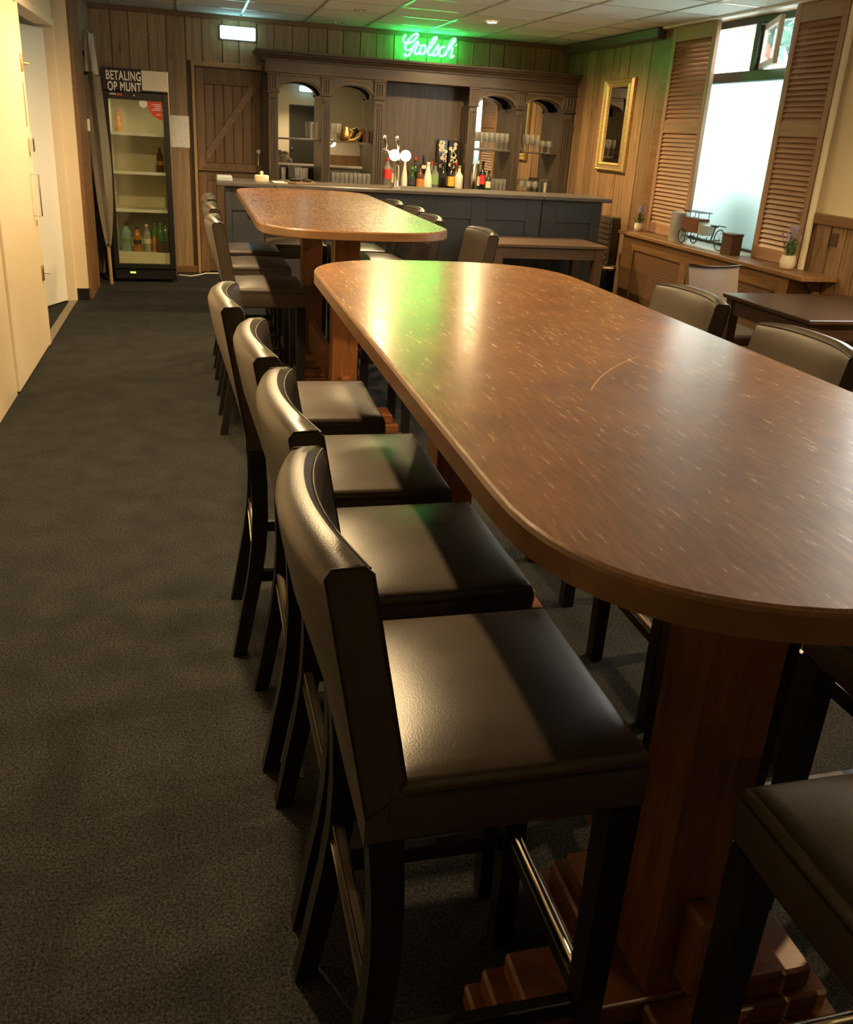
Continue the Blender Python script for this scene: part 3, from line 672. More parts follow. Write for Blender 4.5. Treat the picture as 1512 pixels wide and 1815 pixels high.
for i in range(4): copyglass(g8, 3.125+.044*i, 9.56, BZ)
# small picture frame and candle in the fourth bay
t = thing('tabletop_frame', 'small square silver frame leaning in the right end bay', 'frame', (3.735, 9.55, BZ))
B().box(-.065, .065, -.008, .008, 0, .155, .003).build('frame', 'chrome', t); B().box(-.05, .05, -.010, -.008, .015, .14).build('picture', 'l_dark', t)
t = thing('candle', 'thin cream candle in a glass before the silver frame', 'candle', (3.70, 9.44, BZ))
B().lathe([(.012, .004), (.012, .12), (.003, .124)], n=10).build('wax', 'l_cream', t, 40); B().lathe([(.024, 0), (.027, .13), (.025, .13), (.02, .004)], n=12).build('holder', 'glass', t, 40)
# ornaments on the second shelf: a brass horn and a squat jug
t = thing('brass_horn', 'curved brass horn on the second bay shelf', 'ornament', (1.66, 9.52, 1.378))
B().tube([(-.10, 0, .012), (-.05, 0, .02), (0, 0, .05), (.03, 0, .10), (.02, 0, .13)], [.012, .016, .02, .026, .034], 10).build('horn', 'brass', t, 40)
t = thing('stoneware_jug', 'squat pale jug with handle left of the brass horn', 'jug', (1.53, 9.53, 1.378))
B().lathe([(.03, 0), (.042, .03), (.045, .07), (.03, .11), (.027, .14), (.024, .14)], n=14).build('body', 'brass', t, 40)
B().tube([(.03, 0, .12), (.065, 0, .10), (.045, 0, .05)], .006).build('handle', 'brass', t, 40)
tag(B().lathe([(.03, 0), (.032, .10), (.03, .11)], n=12).build('brown_cup', 'b_brown', None, 40, (1.745, 9.52, 1.378)), 'small brown cup at the right end of the second bay shelf', 'cup')

# beer tap
t = thing('beer_tap', 'chrome two-handled beer tap with lit white discs on the counter', 'beer tap', (1.665, 7.66, 1.056))
B().lathe([(.055, 0), (.055, .008), (.03, .015), (.026, .04), (.024, .20), (.03, .215), (.03, .23)], n=18).build('column', 'chrome', t, 40)
B().tube([(-.13, 0, .30), (-.05, 0, .27), (0, 0, .225), (.05, 0, .27), (.06, 0, .30)], .016, 10).build('arm', 'chrome', t, 40)
for xx in (-.035, .06):
    B().lathe([(.043, -.035), (.045, -.03), (.045, -.022), (.040, -.018)], (xx, -.02, .262), n=22, axis='Y').build('lit_disc', 'medal', t, 40)
for xx in (-.105, .0):
    q = B().tube([(xx, .01, .28), (xx+.005, .0, .33), (xx-.012, -.01, .39)], [.012, .014, .02], 10).sphere((xx-.014, -.01, .392), .022, 10, 6)
    q.build('lever', 'chrome', t, 40)
B().tube([(-.005, -.02, .18), (-.005, -.09, .17), (-.008, -.10, .07)], .008, 8).build('spout', 'chrome', t, 40)
# cream tub, papers, dark cloth on the counter
t = thing('lidded_tub', 'round cream tub with knobbed lid on the left of the bar counter', 'tub', (.555, 7.78, 1.056))
B().lathe([(.055, 0), (.058, .005), (.058, .045), (.05, .05), (.0, .052)], n=20).build('tub', 'l_cream', t, 40); B().lathe([(.01, .05), (.012, .06), (.016, .07), (.006, .08)], n=10).build('knob', 'l_cream', t, 40)
tag(B().box(-.06, .06, -.08, .08, 0, .006, .002).build('napkin_pile', 'paper', None, None, (.70, 7.72, 1.056)), 'small pile of white napkins right of the cream tub', 'napkins')
tag(B().box(-.10, .10, -.09, .09, 0, .012, .002, Matrix.Rotation(.5, 3, 'Z')).build('menu_board', 'trimwood_x', None, None, (.86, 7.66, 1.056)), 'flat wooden menu board lying across a seam of the counter', 'menu board')
for x, s, lb in ((.835, 1, 'crumpled black bar cloth left of a smaller one'), (.935, .75, 'smaller crumpled black bar cloth near the wooden board')):
    tag(B().sphere((0, 0, .022*s), .04*s, 10, 6, (1.3, .9, .55)).sphere((.03*s, .01, .02*s), .03*s, 8, 5, (1, 1, .6)).build('bar_cloth', 'black', None, 60, (x, 7.88, 1.056)), lb, 'cloth')
# ball-topped door ornament hanging on the bar door jamb
t = thing('wall_bottle_opener', 'small chrome bottle opener hanging beside the plank door', 'opener', (.665, 9.745, 1.10))
B().tube([(0, -.01, 0), (0, -.012, .06), (.004, -.012, .12)], [.014, .006, .006], 8).build('shaft', 'chrome', t, 40); B().lathe([(.022, -.02), (.022, -.008)], (.0, 0, .13), n=14, axis='Y').build('ring', 'chrome', t, 40)

# neon sign
t = thing('neon_sign', 'glowing green neon script sign on the wood above the back bar', 'neon sign', (0, 9.62, 0))
NS = 9.62/9.70
STROKES = {'G': [[(2.145, 2.415), (2.124, 2.394), (2.115, 2.365), (2.126, 2.346), (2.154, 2.338), (2.192, 2.345), (2.228, 2.368), (2.26, 2.401), (2.272, 2.424), (2.255, 2.434), (2.22, 2.418), (2.182, 2.38), (2.155, 2.336), (2.138, 2.305), (2.147, 2.28), (2.178, 2.273), (2.209, 2.29), (2.228, 2.325)],
 [(2.228, 2.325), (2.219, 2.296), (2.205, 2.259), (2.18, 2.228), (2.152, 2.216), (2.134, 2.228), (2.153, 2.246)]],
 'r': [[(2.24, 2.318), (2.251, 2.354), (2.272, 2.363), (2.281, 2.346), (2.255, 2.309), (2.241, 2.267), (2.251, 2.246), (2.276, 2.248), (2.297, 2.276)]],
 'o': [[(2.331, 2.335), (2.305, 2.317), (2.295, 2.276), (2.313, 2.245), (2.341, 2.256), (2.358, 2.296), (2.351, 2.331), (2.331, 2.335)]],
 'l': [[(2.36, 2.271), (2.405, 2.313), (2.443, 2.37), (2.47, 2.406), (2.459, 2.42), (2.436, 2.409), (2.405, 2.357), (2.385, 2.301), (2.38, 2.262), (2.398, 2.242), (2.424, 2.259)]],
 's': [[(2.424, 2.259), (2.464, 2.312), (2.49, 2.362), (2.484, 2.337), (2.493, 2.304), (2.485, 2.265), (2.454, 2.245), (2.43, 2.254)]],
 'c': [[(2.556, 2.328), (2.538, 2.341), (2.511, 2.317), (2.498, 2.273), (2.518, 2.241), (2.549, 2.253), (2.573, 2.284)]],
 'h': [[(2.573, 2.284), (2.617, 2.344), (2.666, 2.403), (2.657, 2.42), (2.632, 2.41), (2.604, 2.351), (2.581, 2.298), (2.568, 2.255)], [(2.581, 2.292), (2.609, 2.332), (2.636, 2.338), (2.638, 2.302), (2.62, 2.259), (2.629, 2.236), (2.656, 2.262)]],
 'dot': [[(2.671, 2.361), (2.676, 2.355)]]}
def smoothline(p, it=2):
    for _ in range(it):
        q = [p[0]]
        for a, c in zip(p, p[1:]):
            q += [(a[0]*.75+c[0]*.25, a[1]*.75+c[1]*.25), (a[0]*.25+c[0]*.75, a[1]*.25+c[1]*.75)]
        q.append(p[-1]); p = q
    return p
for k, v in STROKES.items():
    b = B()
    for stroke in v: b.tube([(x*NS, 0, 1.5+(z-1.5)*NS) for x, z in smoothline(stroke)], .0105 if k != 'dot' else .013, 6)
    b.build('tube_letter', 'neon', t, 60)
B().box(2.10, 2.70, .030, .036, 2.21, 2.425).build('clear_backing', 'pane', t)
b = B()
for xx in (2.17, 2.40, 2.62): b.tube([(xx, .006, 2.262), (xx, .125, 2.262)], .004)
b.build('standoff', 'black', t)

# emergency lamp
def emergency(x, y, z, label, flip=1):
    t = thing('emergency_lamp', label, 'emergency lamp', (x, y, z))
    B().box(-.172, .172, -.03*flip, 0, -.06, .06, .006).build('housing', 'white', t)
    B().box(-.165, .165, -.06*flip, -.03*flip, -.055, .055, .012).build('diffuser', 'exit', t)
emergency(.48, 9.745, 2.297, 'glowing white emergency lamp high on the back wall')
emergency(2.65, YR+.03, 2.3, 'emergency lamp over the grey rear door, seen in the mirrors', -1)

# ceiling downlights
def downlight(x, y, lit, label, energy=0, spot=2.2, vis=True):
    t = thing('downlight', label, 'ceiling light', (x, y, ZC))
    B().lathe([(.055, -.001), (.055, -.008), (.042, -.010), (.040, -.002)], n=20, cap=False).build('ring', 'chrome' if not lit else 'white', t, 40)
    if lit:
        B().lathe([(.040, -.004), (.02, -.007), (.001, -.008)], n=16).build('lens', 'bulb', t)
        lamp('SPOT', 'downlight_beam', (x, y, ZC-.03), energy, WARM, spot_size=spot, spot_blend=.6, shadow_soft_size=.035)
    else:
        B().lathe([(.042, .0), (.042, -.003)], n=16).build('recess', 'black', t)
        b = B()
        for q in (-.025, 0, .025): b.sphere((q, 0, -.006), .009, 8, 5)
        b.build('glint_lens', 'chrome', t, 60)
downlight(2.61, 8.33, True, 'lit round downlight in the ceiling right of the neon sign', 190, 2.9)
downlight(1.42, 9.40, False, 'unlit downlight in the ceiling nearest the back wall')
downlight(1.44, 8.38, False, 'unlit downlight one tile in front of the other unlit one')
downlight(1.50, 7.35, True, 'lit downlight at the upper edge, above the second table', 130, 2.9)
downlight(-.04, 2.7, True, 'lit downlight above the aisle, nearest the viewer', 190, 2.25)
downlight(-.04, 4.2, True, 'lit downlight above the aisle beside the first table', 80, 2.9)
downlight(-.04, 6.2, True, 'lit downlight above the aisle beside the second table', 175, 2.95)
downlight(3.4, 2.4, True, 'added unseen downlight by the window wall, brightening wall and shutters', 280, 2.9)  # added out of view to brighten the window wall
downlight(2.3, -1.9, True, 'added unseen downlight at the rear, brightening the wall in the mirrors', 130, 2.2)  # added out of view to brighten the mirrored rear wall

# ================================================================== FRIDGE CORNER
FX0, FX1, FY, FD = -.752, -.182, 9.06, .56
fr = thing('drinks_fridge', 'black glass-door drinks fridge with sign on top, against the plank wall', 'fridge', (FX0, FY, 0))
W = FX1-FX0
b = B().box(0, W, .05, FD, .05, 1.70).build  # body shell made of panels below
bs = B().box(0, .035, .05, FD, .05, 1.69).box(W-.035, W, .05, FD, .05, 1.69).box(.035, W-.035, FD-.03, FD, .05, 1.69).box(.035, W-.035, .05, FD, 1.64, 1.69).box(.035, W-.035, .05, FD, .05, .17)
bs.build('cabinet', 'black', fr)
B().box(.036, .042, .055, FD-.03, .17, 1.64).box(W-.042, W-.036, .055, FD-.03, .17, 1.64).box(.042, W-.042, FD-.036, FD-.031, .17, 1.64).box(.042, W-.042, .055, FD-.036, .171, .176).build('liner', 'liner', fr)
B().box(0, W, 0, FD, 1.70, 1.885, .004).build('sign_box', 'black', fr)
B().box(.345, W-.004, -.004, .0, 1.715, 1.88).build('blank_panel', 'l_cream', fr)
B().box(W-.004, W+.003, .0, FD, .06, 1.88).build('side_strip', 'chrome', fr)
dr = B().box(.0, .045, .0, .045, .13, 1.695, .004).box(W-.055, W, 0, .045, .13, 1.695, .004).box(.045, W-.055, 0, .045, 1.632, 1.695, .004).box(.045, W-.055, 0, .045, .13, .176, .004).build('door_frame', 'black', fr)
B().box(.045, W-.055, .02, .026, .176, 1.632).build('door_glass', 'fridge_glass', dr)
B().box(.012, .030, -.02, .002, .80, 1.10, .004).build('door_handle', 'black', dr)
B().box(.0, W, .02, .05, .03, .125, .003).build('kick_plate', 'black', fr)
B().box(.14, .19, .014, .021, .085, .10).build('thermostat_display', 'led', fr)
for x0, x1 in ((.08, .17), (.40, .50)): B().box(x0, x1, .06, .14, 0, .05).build('foot', 'black', fr)
for z in (1.335, .995, .655):
    sh = B().box(.043, W-.043, .06, FD-.04, z, z+.006).box(.043, W-.043, .055, .06, z-.006, z+.022); sh.build('shelf', 'white', fr)
B().box(.043, W-.043, .055, .06, .176, .275).build('drip_front', 'liner', fr)
B().box(.043, W-.043, .06, FD-.04, .268, .276).build('shelf', 'white', fr)
# stickers
pts = [(.51, 1.628), (.51, 1.47)] + [(.512-.135*math.cos(t), 1.628-.155*math.sin(t)) for t in [PI/2*(1-i/10) for i in range(11)]]
rs = B().prism(pts, 'XZ', .0165, .0195).build('red_sticker', 'red', fr)
tx = B()
for i, (wd, zz) in enumerate(((.075, 1.600), (.055, 1.585), (.05, 1.570), (.08, 1.555), (.045, 1.515))):
    tx.box(.497-wd, .497, .015, .0165, zz, zz+.006)
tx.build('sticker_text', 'letter', rs)
B().lathe([(.036, .016), (.036, .0195)], (.345, 0, 1.605), n=20, axis='Y').build('oval_logo', 'letter', fr)
B().box(.06, .115, -.002, .001, 1.665, 1.676).build('badge', 'white', fr); B().box(.12, .17, -.002, .001, 1.66, 1.677).build('badge', 'red', fr)
B().lathe([(.007, -.003), (.007, .0)], (.27, 0, 1.668), n=10, axis='Y').build('lock', 'chrome', fr)
def text(body, name, mat, parent, loc, size, extr=.001, off=.0, wid=1.0, align='LEFT'):
    cu = bpy.data.curves.new(name, 'FONT'); cu.body = body; cu.size = size; cu.extrude = extr; cu.offset = off; cu.align_x = align; cu.space_character = 1.12
    cu.materials.append(M[mat]); o = bpy.data.objects.new(name, cu); COL.objects.link(o); o.parent = parent
    o.parent = None
    dg = bpy.context.evaluated_depsgraph_get(); me = bpy.data.meshes.new_from_object(o.evaluated_get(dg)); bpy.data.objects.remove(o)
    o = bpy.data.objects.new(name, me); COL.objects.link(o); o.parent = parent
    o.location = loc; o.rotation_euler = (PI/2, 0, 0); xs = wid/max(v.co.x for v in me.vertices)
    o.scale = (xs, 1, 1); return o
text('BETALING', 'lettering', 'letter', fr, (.038, -.0015, 1.790), .104, off=.0022, wid=.300)
text('OP MUNT', 'lettering', 'letter', fr, (.048, -.0015, 1.700), .104, off=.0022, wid=.287)
# bottles inside
def soda(label, x, y, z, h, r, body, cap, lab, name='soft_drink_bottle'):
    return bottle(name, label, FX0+x, FY+y, z, h, r, body, body, cap, lab, lab=(.3, .48), neck=.22)
fz = .276
soda('pale blue-green bottle at the left of the lowest fridge shelf', .115, .15, fz, .265, .050, 'b_aqua', 'l_dark', 'l_green')
soda('orange soft drink bottle with dark label on the lowest fridge shelf', .215, .13, fz, .235, .038, 'b_amber', 'l_dark', 'l_dark')
soda('clear amber bottle next to the orange one in the fridge', .305, .13, fz, .26, .038, 'b_clear', 'l_cream', 'l_cream')
soda('narrow amber bottle before the green bottles in the fridge', .372, .12, fz, .17, .022, 'b_amber', 'l_green', None)
gl = 'green soft drink bottle at the right of the lowest fridge shelf'
gb = soda(gl, .375, .25, fz, .27, .036, 'b_lime', 'l_green', None); gb['group'] = 'green bottles in the fridge'
for x, y in ((.43, .20), (.475, .27)): dup(gb, (FX0+x, FY+y, fz), 0, gl)
tag(B().box(-.05, .06, -.04, .04, 0, .10, .003).build('bottle_crate', 'boxbrown', None, None, (FX0+.45, FY+.115, fz)), 'low brown carton standing before the green bottles in the fridge', 'carton')
soda('reddish bottle alone on the topmost fridge shelf', .10, .3, 1.342, .20, .03, 'b_amber', 'l_red', 'l_orange')
soda('brown bottle with orange label on the second fridge shelf', .46, .25, 1.002, .23, .032, 'b_brown', 'l_dark', 'l_orange')
lamp('AREA', 'fridge_fill_light', (FX0+W/2, FY+.09, 1.62), 0.9, (1.0, 0.85, 0.52), shape='RECTANGLE', size=.4, size_y=.05)  # fill light added to brighten the fridge interior

# folded parasol in the corner
t = thing('folded_parasol', 'folded beige parasol with wooden pole leaning left of the fridge', 'parasol', (-.815, 9.0, 0))
B().tube([(.035, -.05, 0), (-.01, .0, 2.10)], .017, 10).build('pole', 'polewood', t, 40)
rings = []
for i in range(15):
    f = i/14; z = .36+f*1.46; n = 20
    r0 = [.03, .05, .065, .078, .088, .094, .098, .098, .096, .092, .088, .084, .080, .076, .072][i]
    cxx = .03-.04*f + (.0 if i else 0); cyy = -.045+.045*f
    rings.append([(cxx+r0*(1+.22*math.sin(5*a+f*2.0))*math.cos(a)*.8, cyy+r0*(1+.22*math.sin(5*a+f*2.0))*math.sin(a), z+.02*math.sin(3*a)) for a in [2*PI*k/n for k in range(n)]])
B().loft(rings).build('canopy', 'cloth', t, 60)
rings = []
for i in range(6):
    f = i/5; n = 20; r0 = .068-.022*f
    rings.append([(-.01+r0*(1+.25*math.sin(5*a+1.6+f))*math.cos(a)*.7, r0*(1+.25*math.sin(5*a+1.6+f))*math.sin(a), 1.82+.33*f+.015*math.sin(2*a)) for a in [2*PI*k/n for k in range(n)]])
B().loft(rings).build('canopy_top', 'pale_cloth', t, 60)
tag(B().box(-.006, .012, -.03, .03, -.05, .05, .003).build('light_switch', 'white', None, None, (-.862, 8.76, 1.40)), 'white light switch on the doorway post left of the fridge', 'switch')
tag(B().box(-.088, .088, -.003, 0, -.147, .147).build('paper_notice', 'paper', None, None, (-.098, YB-.006, 1.378)), 'white paper notice pinned to the planks right of the fridge', 'paper')
tag(B().tube([(-.17, 9.52, .008), (-.05, 9.46, .008), (.03, 9.55, .008), (.10, 9.66, .008), (.25, 9.68, .008)], .006, 6).build('power_cable', 'white', None, 60), 'white power cable on the carpet between fridge and plank door', 'cable')
tag(B().tube([(0, 0, 0), (0, -.03, 0)], .005, 6).build('wall_hook', 'white', None, None, (-.33, YB-.004, 2.20)), 'tiny white hook on the planks above the fridge', 'hook')

# ================================================================== BAR TABLES
def outline(hw, hl, dep, n=2.65, seg=14):
    pts = []
    for qx, qy in ((1, 1), (-1, 1), (-1, -1), (1, -1)):
        arc = []
        for i in range(seg+1):
            t = PI/2*i/seg
            x = hw*math.cos(t)**(2/n); y = hl-dep+dep*math.sin(t)**(2/n)
            arc.append((qx*x, qy*y))
        if qx*qy < 0: arc.reverse()
        pts += arc[:-1] if True else arc
    return pts
TZ = 1.10
def bar_table(name, label, cx, cy, hw, hl, posts, short, fs):
    t = thing(name, label, 'table', (cx, cy, 0))
    ol = outline(hw, hl, .36)
    rings = []
    for ins, z in ((.004, TZ-.004), (.0, TZ-.0075)): pass
    def ring(ins, z): return [(x*(1-ins/hw), y*(1-ins/hl), z) for x, y in ol]
    B().loft([ring(.004, TZ-.010), ring(.0042, TZ-.003), ring(.008, TZ)]).build('tabletop', 'bartop', t, 30)
    B().loft([ring(.008, TZ-.040), ring(.0, TZ-.036), ring(0, TZ-.006), ring(.0035, TZ-.002), ring(.0045, TZ-.0022), ring(.02, TZ-.012), ring(.02, TZ-.040)], cap=False).build('edge_band', 'baredge', t, 30)
    B().loft([ring(.019, TZ-.0395), ring(.019, TZ-.0105)]).build('top_core', 'baredge', t)
    for py in posts:
        p = B().box(-.062, .062, py-.06, py+.06, .15, TZ-.04, .003).build('post', 'post', t)
        for hl_, hwid, z0, z1 in ((.33*fs, .10, 0, .05), (.305*fs, .085, .05, .10), (.27*fs, .07, .10, .15)):
            B().box(-hl_, hl_, py-hwid, py+hwid, z0, z1, .006).build('foot_board', 'foot', t)
            for sy in (-1, 1):
                ya, yb = sorted((py+sy*(hwid+.001), py+sy*(hl_-(short if sy < 0 and py == posts[0] else 0))))
                B().box(-hwid, hwid, ya, yb, z0, z1, .006).build('foot_board', 'foot', t)
    p0, p1 = posts
    B().box(-.021, .021, p0+.06, p1-.06, .20, .36, .004).build('stretcher', 'foot', t)
    for py, sg in ((p0, -1), (p1, 1)):
        ya, yb = sorted((py+sg*.06, py+sg*.115)); B().box(-.021, .021, ya, yb, .20, .36, .006).build('tenon', 'foot', t)
    return t
bar_table('bar_table', 'long brown wooden bar table with rounded ends, the nearest one', .76, 1.78, .42, 1.185, (-.78, .73), .10, 1.0)
bar_table('bar_table', 'long brown bar table with rounded ends standing before the bar counter', .70, 5.06, .43, 1.28, (-.76, .56), .0, .93)

# ================================================================== BAR STOOLS
def make_stool(label):
    t = thing('bar_stool', label, 'stool', (0, 0, 0), 0, 'leather bar stools at the long tables')
    # seat: crowned cushion
    x0, x1, hy, zb, zt = -.155, .20, .198, .655, .752
    n = 14; rings = []
    def h(u, v): return zt+.022*(1-abs(u)**2.6)*(1-abs(v)**2.6)
    b = B(); g = [[None]*(n+1) for _ in range(n+1)]
    for i in range(n+1):
        for j in range(n+1):
            u, v = -1+2*i/n, -1+2*j/n
            uu = math.copysign(abs(u)**.8, u); vv = math.copysign(abs(v)**.8, v)
            g[i][j] = b.bm.verts.new(((x0+x1)/2+uu*.945*(x1-x0)/2, vv*hy*.95, h(uu, vv)))
    for i in range(n):
        for j in range(n): b.bm.faces.new((g[i][j], g[i+1][j], g[i+1][j+1], g[i][j+1]))
    edge = [g[i][0] for i in range(n+1)]+[g[n][j] for j in range(1, n+1)]+[g[i][n] for i in range(n-1, -1, -1)]+[g[0][j] for j in range(n-1, 0, -1)]
    prev = edge
    for z, o in ((zt-.003, .0055), (zt-.010, .0095), (zt-.019, .011), (zt-.022, .0098), (zt-.030, .0115), (zb+.012, .0105), (zb, .004)):
        cur = []
        for v in edge:
            x, y = v.co.x, v.co.y; mx = (x0+x1)/2
            cur.append(b.bm.verts.new((mx+(x-mx)*(1+o/.18), y*(1+o/.2), z)))
        for i in range(len(cur)):
            j = (i+1) % len(cur); b.bm.faces.new((prev[i], prev[j], cur[j], cur[i]))
        prev = cur
    b.bm.faces.new(prev)
    st = b.build('seat', 'leather', t, 70)
    e = .001
    B().tube([(x0+.02, -hy-e, zt-.021), (x1-.006, -hy-e, zt-.021), (x1+e, -hy+.008, zt-.021), (x1+e, hy-.008, zt-.021), (x1-.006, hy+e, zt-.021), (x0+.02, hy+e, zt-.021)], .0016, 6).build('piping', 'seam', st, 60)
    # back: curved slab
    nv, zs = 14, [.655, .70, .755, .84, .93, 1.00, 1.03]
    rings = []
    def inner(z): return -.136-.052*max(0, (z-.755)/.295)
    def outer(z): return -.187-.058*max(0, (z-.70)/.35)
    def bulge(v, z): return -.034*(1-v*v)*min(1, max(0, (z-.70)/.25))
    for i in range(nv+1):
        v = -1+2*i/nv; y = v*.196
        ring = [(outer(z)+bulge(v, z), y, z) for z in zs]
        zi = 1.03; a, c = outer(1.05)+bulge(v, zi), inner(1.05)+bulge(v, zi)
        cr = .012*(1-v**4)
        ring += [(a+.002, y, 1.044), (a+.008, y, 1.052+cr*.5), (a*.6+c*.4, y, 1.056+cr), (a*.3+c*.7, y, 1.058+cr), (c-.007, y, 1.054+cr*.5), (c-.001, y, 1.046)]
        ring += [(inner(z)+bulge(v, z)*.9, y, z) for z in reversed(zs)]
        rings.append(ring)
    bk = B().loft(rings).build('backrest', 'leather', t, 42)
    sm = B()
    for s in (-1, 1):
        y = s*.1975
        sm.tube([(outer(z)+.001, y, z) for z in (.70, .80, .90, 1.0, 1.043)]+[(outer(1.05)+.01, y, 1.054), (inner(1.05)-.01, y, 1.056), (inner(1.05), y, 1.046)]+[(inner(z)-.001, y, z) for z in (1.0, .90, .80, .757)]+[(-.15, y, .725), (-.185, y, .70)], .0018, 6)
    sm.tube([(inner(1.05)-.004+bulge(v, 1.03), v*.196, 1.0525+.006*(1-v**4)) for v in [-1+i/10 for i in range(21)]], .0018, 6)
    sm.build('piping', 'seam', bk, 60)
    # legs
    for s in (-1, 1):
        y = s*.174
        rings = []
        for z, w_ in ((.66, .046), (0, .038)):
            xc = .176; rings.append([(xc-w_/2, y-w_/2, z), (xc+w_/2, y-w_/2, z), (xc+w_/2, y+w_/2, z), (xc-w_/2, y+w_/2, z)])
        B().loft(rings).build('leg', 'black_leg', t)
        rings = []
        for z in (.66, .56, .46, .36, .26, .17, .08, 0):
            f = 1-z/.66; xc = -.158+.012*math.sin(PI*min(1, f*1.3))-.058*f**2.4; w_ = .046-.008*f
            rings.append([(xc-w_/2, y-w_/2, z), (xc+w_/2, y-w_/2, z), (xc+w_/2, y+w_/2, z), (xc-w_/2, y+w_/2, z)])
        B().loft(rings).build('leg', 'black_leg', t, 30)
        B().box(-.15, .16, y-.010, y+.010, .245, .28, .002).build('stretcher', 'black_leg', t)
    B().box(.166, .186, -.155, .155, .245, .275, .002).build('stretcher', 'black_leg', t)
    B().tube([(.178, -.152, .287), (.178, .152, .287)], .0085, 10).build('footrest_bar', 'chrome', t, 60)
    rr = B().box(-.172, -.152, -.155, .155, .335, .375, .002).build('stretcher', 'black_leg', t)
    B().box(-.175, -.1725, -.155, .155, .337, .341).box(-.168, -.156, -.155, .155, .3755, .377).build('metal_strip', 'strip', rr)
    return t
stool = make_stool('dark brown leather bar stool closest to the viewer on the aisle side')
stool.location = (.366, 1.045, 0)
for (x, y, rz, lb) in [
    (.372, 1.515, .01, 'second bar stool from the viewer along the aisle side of the nearest table'),
    (.352, 1.99, -.01, 'third bar stool from the viewer along the aisle side of the nearest table'),
    (.306, 2.52, -.02, 'fourth aisle-side stool of the nearest table, green light edging its seat'),
    (.325, 4.60, .0, 'nearest of three aisle-side bar stools at the far table'),
    (.325, 5.32, .01, 'middle of three aisle-side bar stools at the far table'),
    (.325, 5.95, -.01, 'farthest of three aisle-side bar stools at the far table'),
    (1.245, .965, PI, 'bar stool tucked under the nearest table just right of its front post'),
    (1.240, 1.42, PI+.02, 'window-side bar stool whose backrest is cut off by the right photo edge'),
    (1.345, 1.985, PI, 'window-side stool with backrest rising between table edge and small dark table'),
    (1.385, 2.66, PI, 'farthest window-side stool of the nearest table, backrest before the wall grille'),
    (1.20, 4.42, PI+.0, 'window-side stool of the far table, nearest, backrest before the low table'),
    (1.10, 5.08, PI, 'second window-side stool from the viewer at the far table, by the rounded end'),
    (1.13, 5.62, PI, 'third window-side stool of the far table'),
    (1.10, 6.12, PI, 'fourth and farthest window-side stool of the far table'),
    (.852, .570, PI/2, 'bar stool at the near end of the nearest table, bottom right corner'),
    (.68, 6.36, -PI/2, 'bar stool at the far end of the far table facing the viewer'),
]:
    dup(stool, (x, y, 0), rz, lb)

# ================================================================== LOW TABLES AND CHAIR
def low_table(name, label, x0, x1, y0, y1, z, mat, legw=.06, apron=.09, over=.02):
    t = thing(name, label, 'table', ((x0+x1)/2, (y0+y1)/2, 0)); hx, hy = (x1-x0)/2, (y1-y0)/2
    B().box(-hx, hx, -hy, hy, z-.025, z, .004).build('tabletop', mat, t)
    b = B(); i = over+.012
    b.box(-hx+i, hx-i, -hy+i, -hy+i+.02, z-.025-apron, z-.025).box(-hx+i, hx-i, hy-i-.02, hy-i, z-.025-apron, z-.025)
    b.box(-hx+i, -hx+i+.02, -hy+i+.02, hy-i-.02, z-.025-apron, z-.025).box(hx-i-.02, hx-i, -hy+i+.02, hy-i-.02, z-.025-apron, z-.025)
    b.build('apron', mat, t)
    for sx in (-1, 1):
        for sy in (-1, 1):
            cx, cy = sx*(hx-over-legw/2), sy*(hy-over-legw/2)
            rings = [[(cx-q, cy-q, zz), (cx+q, cy-q, zz), (cx+q, cy+q, zz), (cx-q, cy+q, zz)] for zz, q in ((0, legw*.42), (z-.026, legw*.5))]
            B().loft(rings).build('leg', mat, t)
    return t
low_table('dining_table', 'mid-brown wooden table standing before the bar counter', 2.30, 3.29, 6.85, 7.42, .72, 'table_mid', .075)
low_table('dining_table', 'small dark brown square table at the right by the window wall', 3.05, 3.90, 3.90, 4.72, .72, 'table_dark', .06)

t = thing('dining_chair', 'olive-brown upholstered chair between window sill and small dark table', 'chair', (3.29, 5.10, 0))
rings = []
for i in range(11):
    v = -1+2*i/10; x = v*.185; bl = .025*(1-v*v)
    top = .812-.018*(1-v*v)
    ring = [(x*(.93+.07*(z-.42)/.4), .05+.10*(z-.42)/.4+bl, z) for z in (.42, .55, .70, top)]
    ring += [(x, .10+bl, top+.008), (x, .135+bl, top+.006)]
    ring += [(x*(.93+.07*(z-.42)/.4), .10+.10*(z-.42)/.4+bl, z) for z in (top-.01, .70, .55, .42)]
    rings.append(ring)
B().loft(rings).build('backrest', 'leather_tan', t, 45)
B().box(-.19, .19, -.34, .08, .38, .45, .02).build('seat', 'leather_tan', t, 40)
for sx in (-1, 1):
    for yy, sl in ((-.30, -.02), (.06, .05)):
        cx = sx*.155; rings = [[(cx-q, yy+o-q, z), (cx+q, yy+o-q, z), (cx+q, yy+o+q, z), (cx-q, yy+o+q, z)] for z, q, o in ((0, .014, sl), (.385, .02, 0))]
        B().loft(rings).build('leg', 'polewood', t)

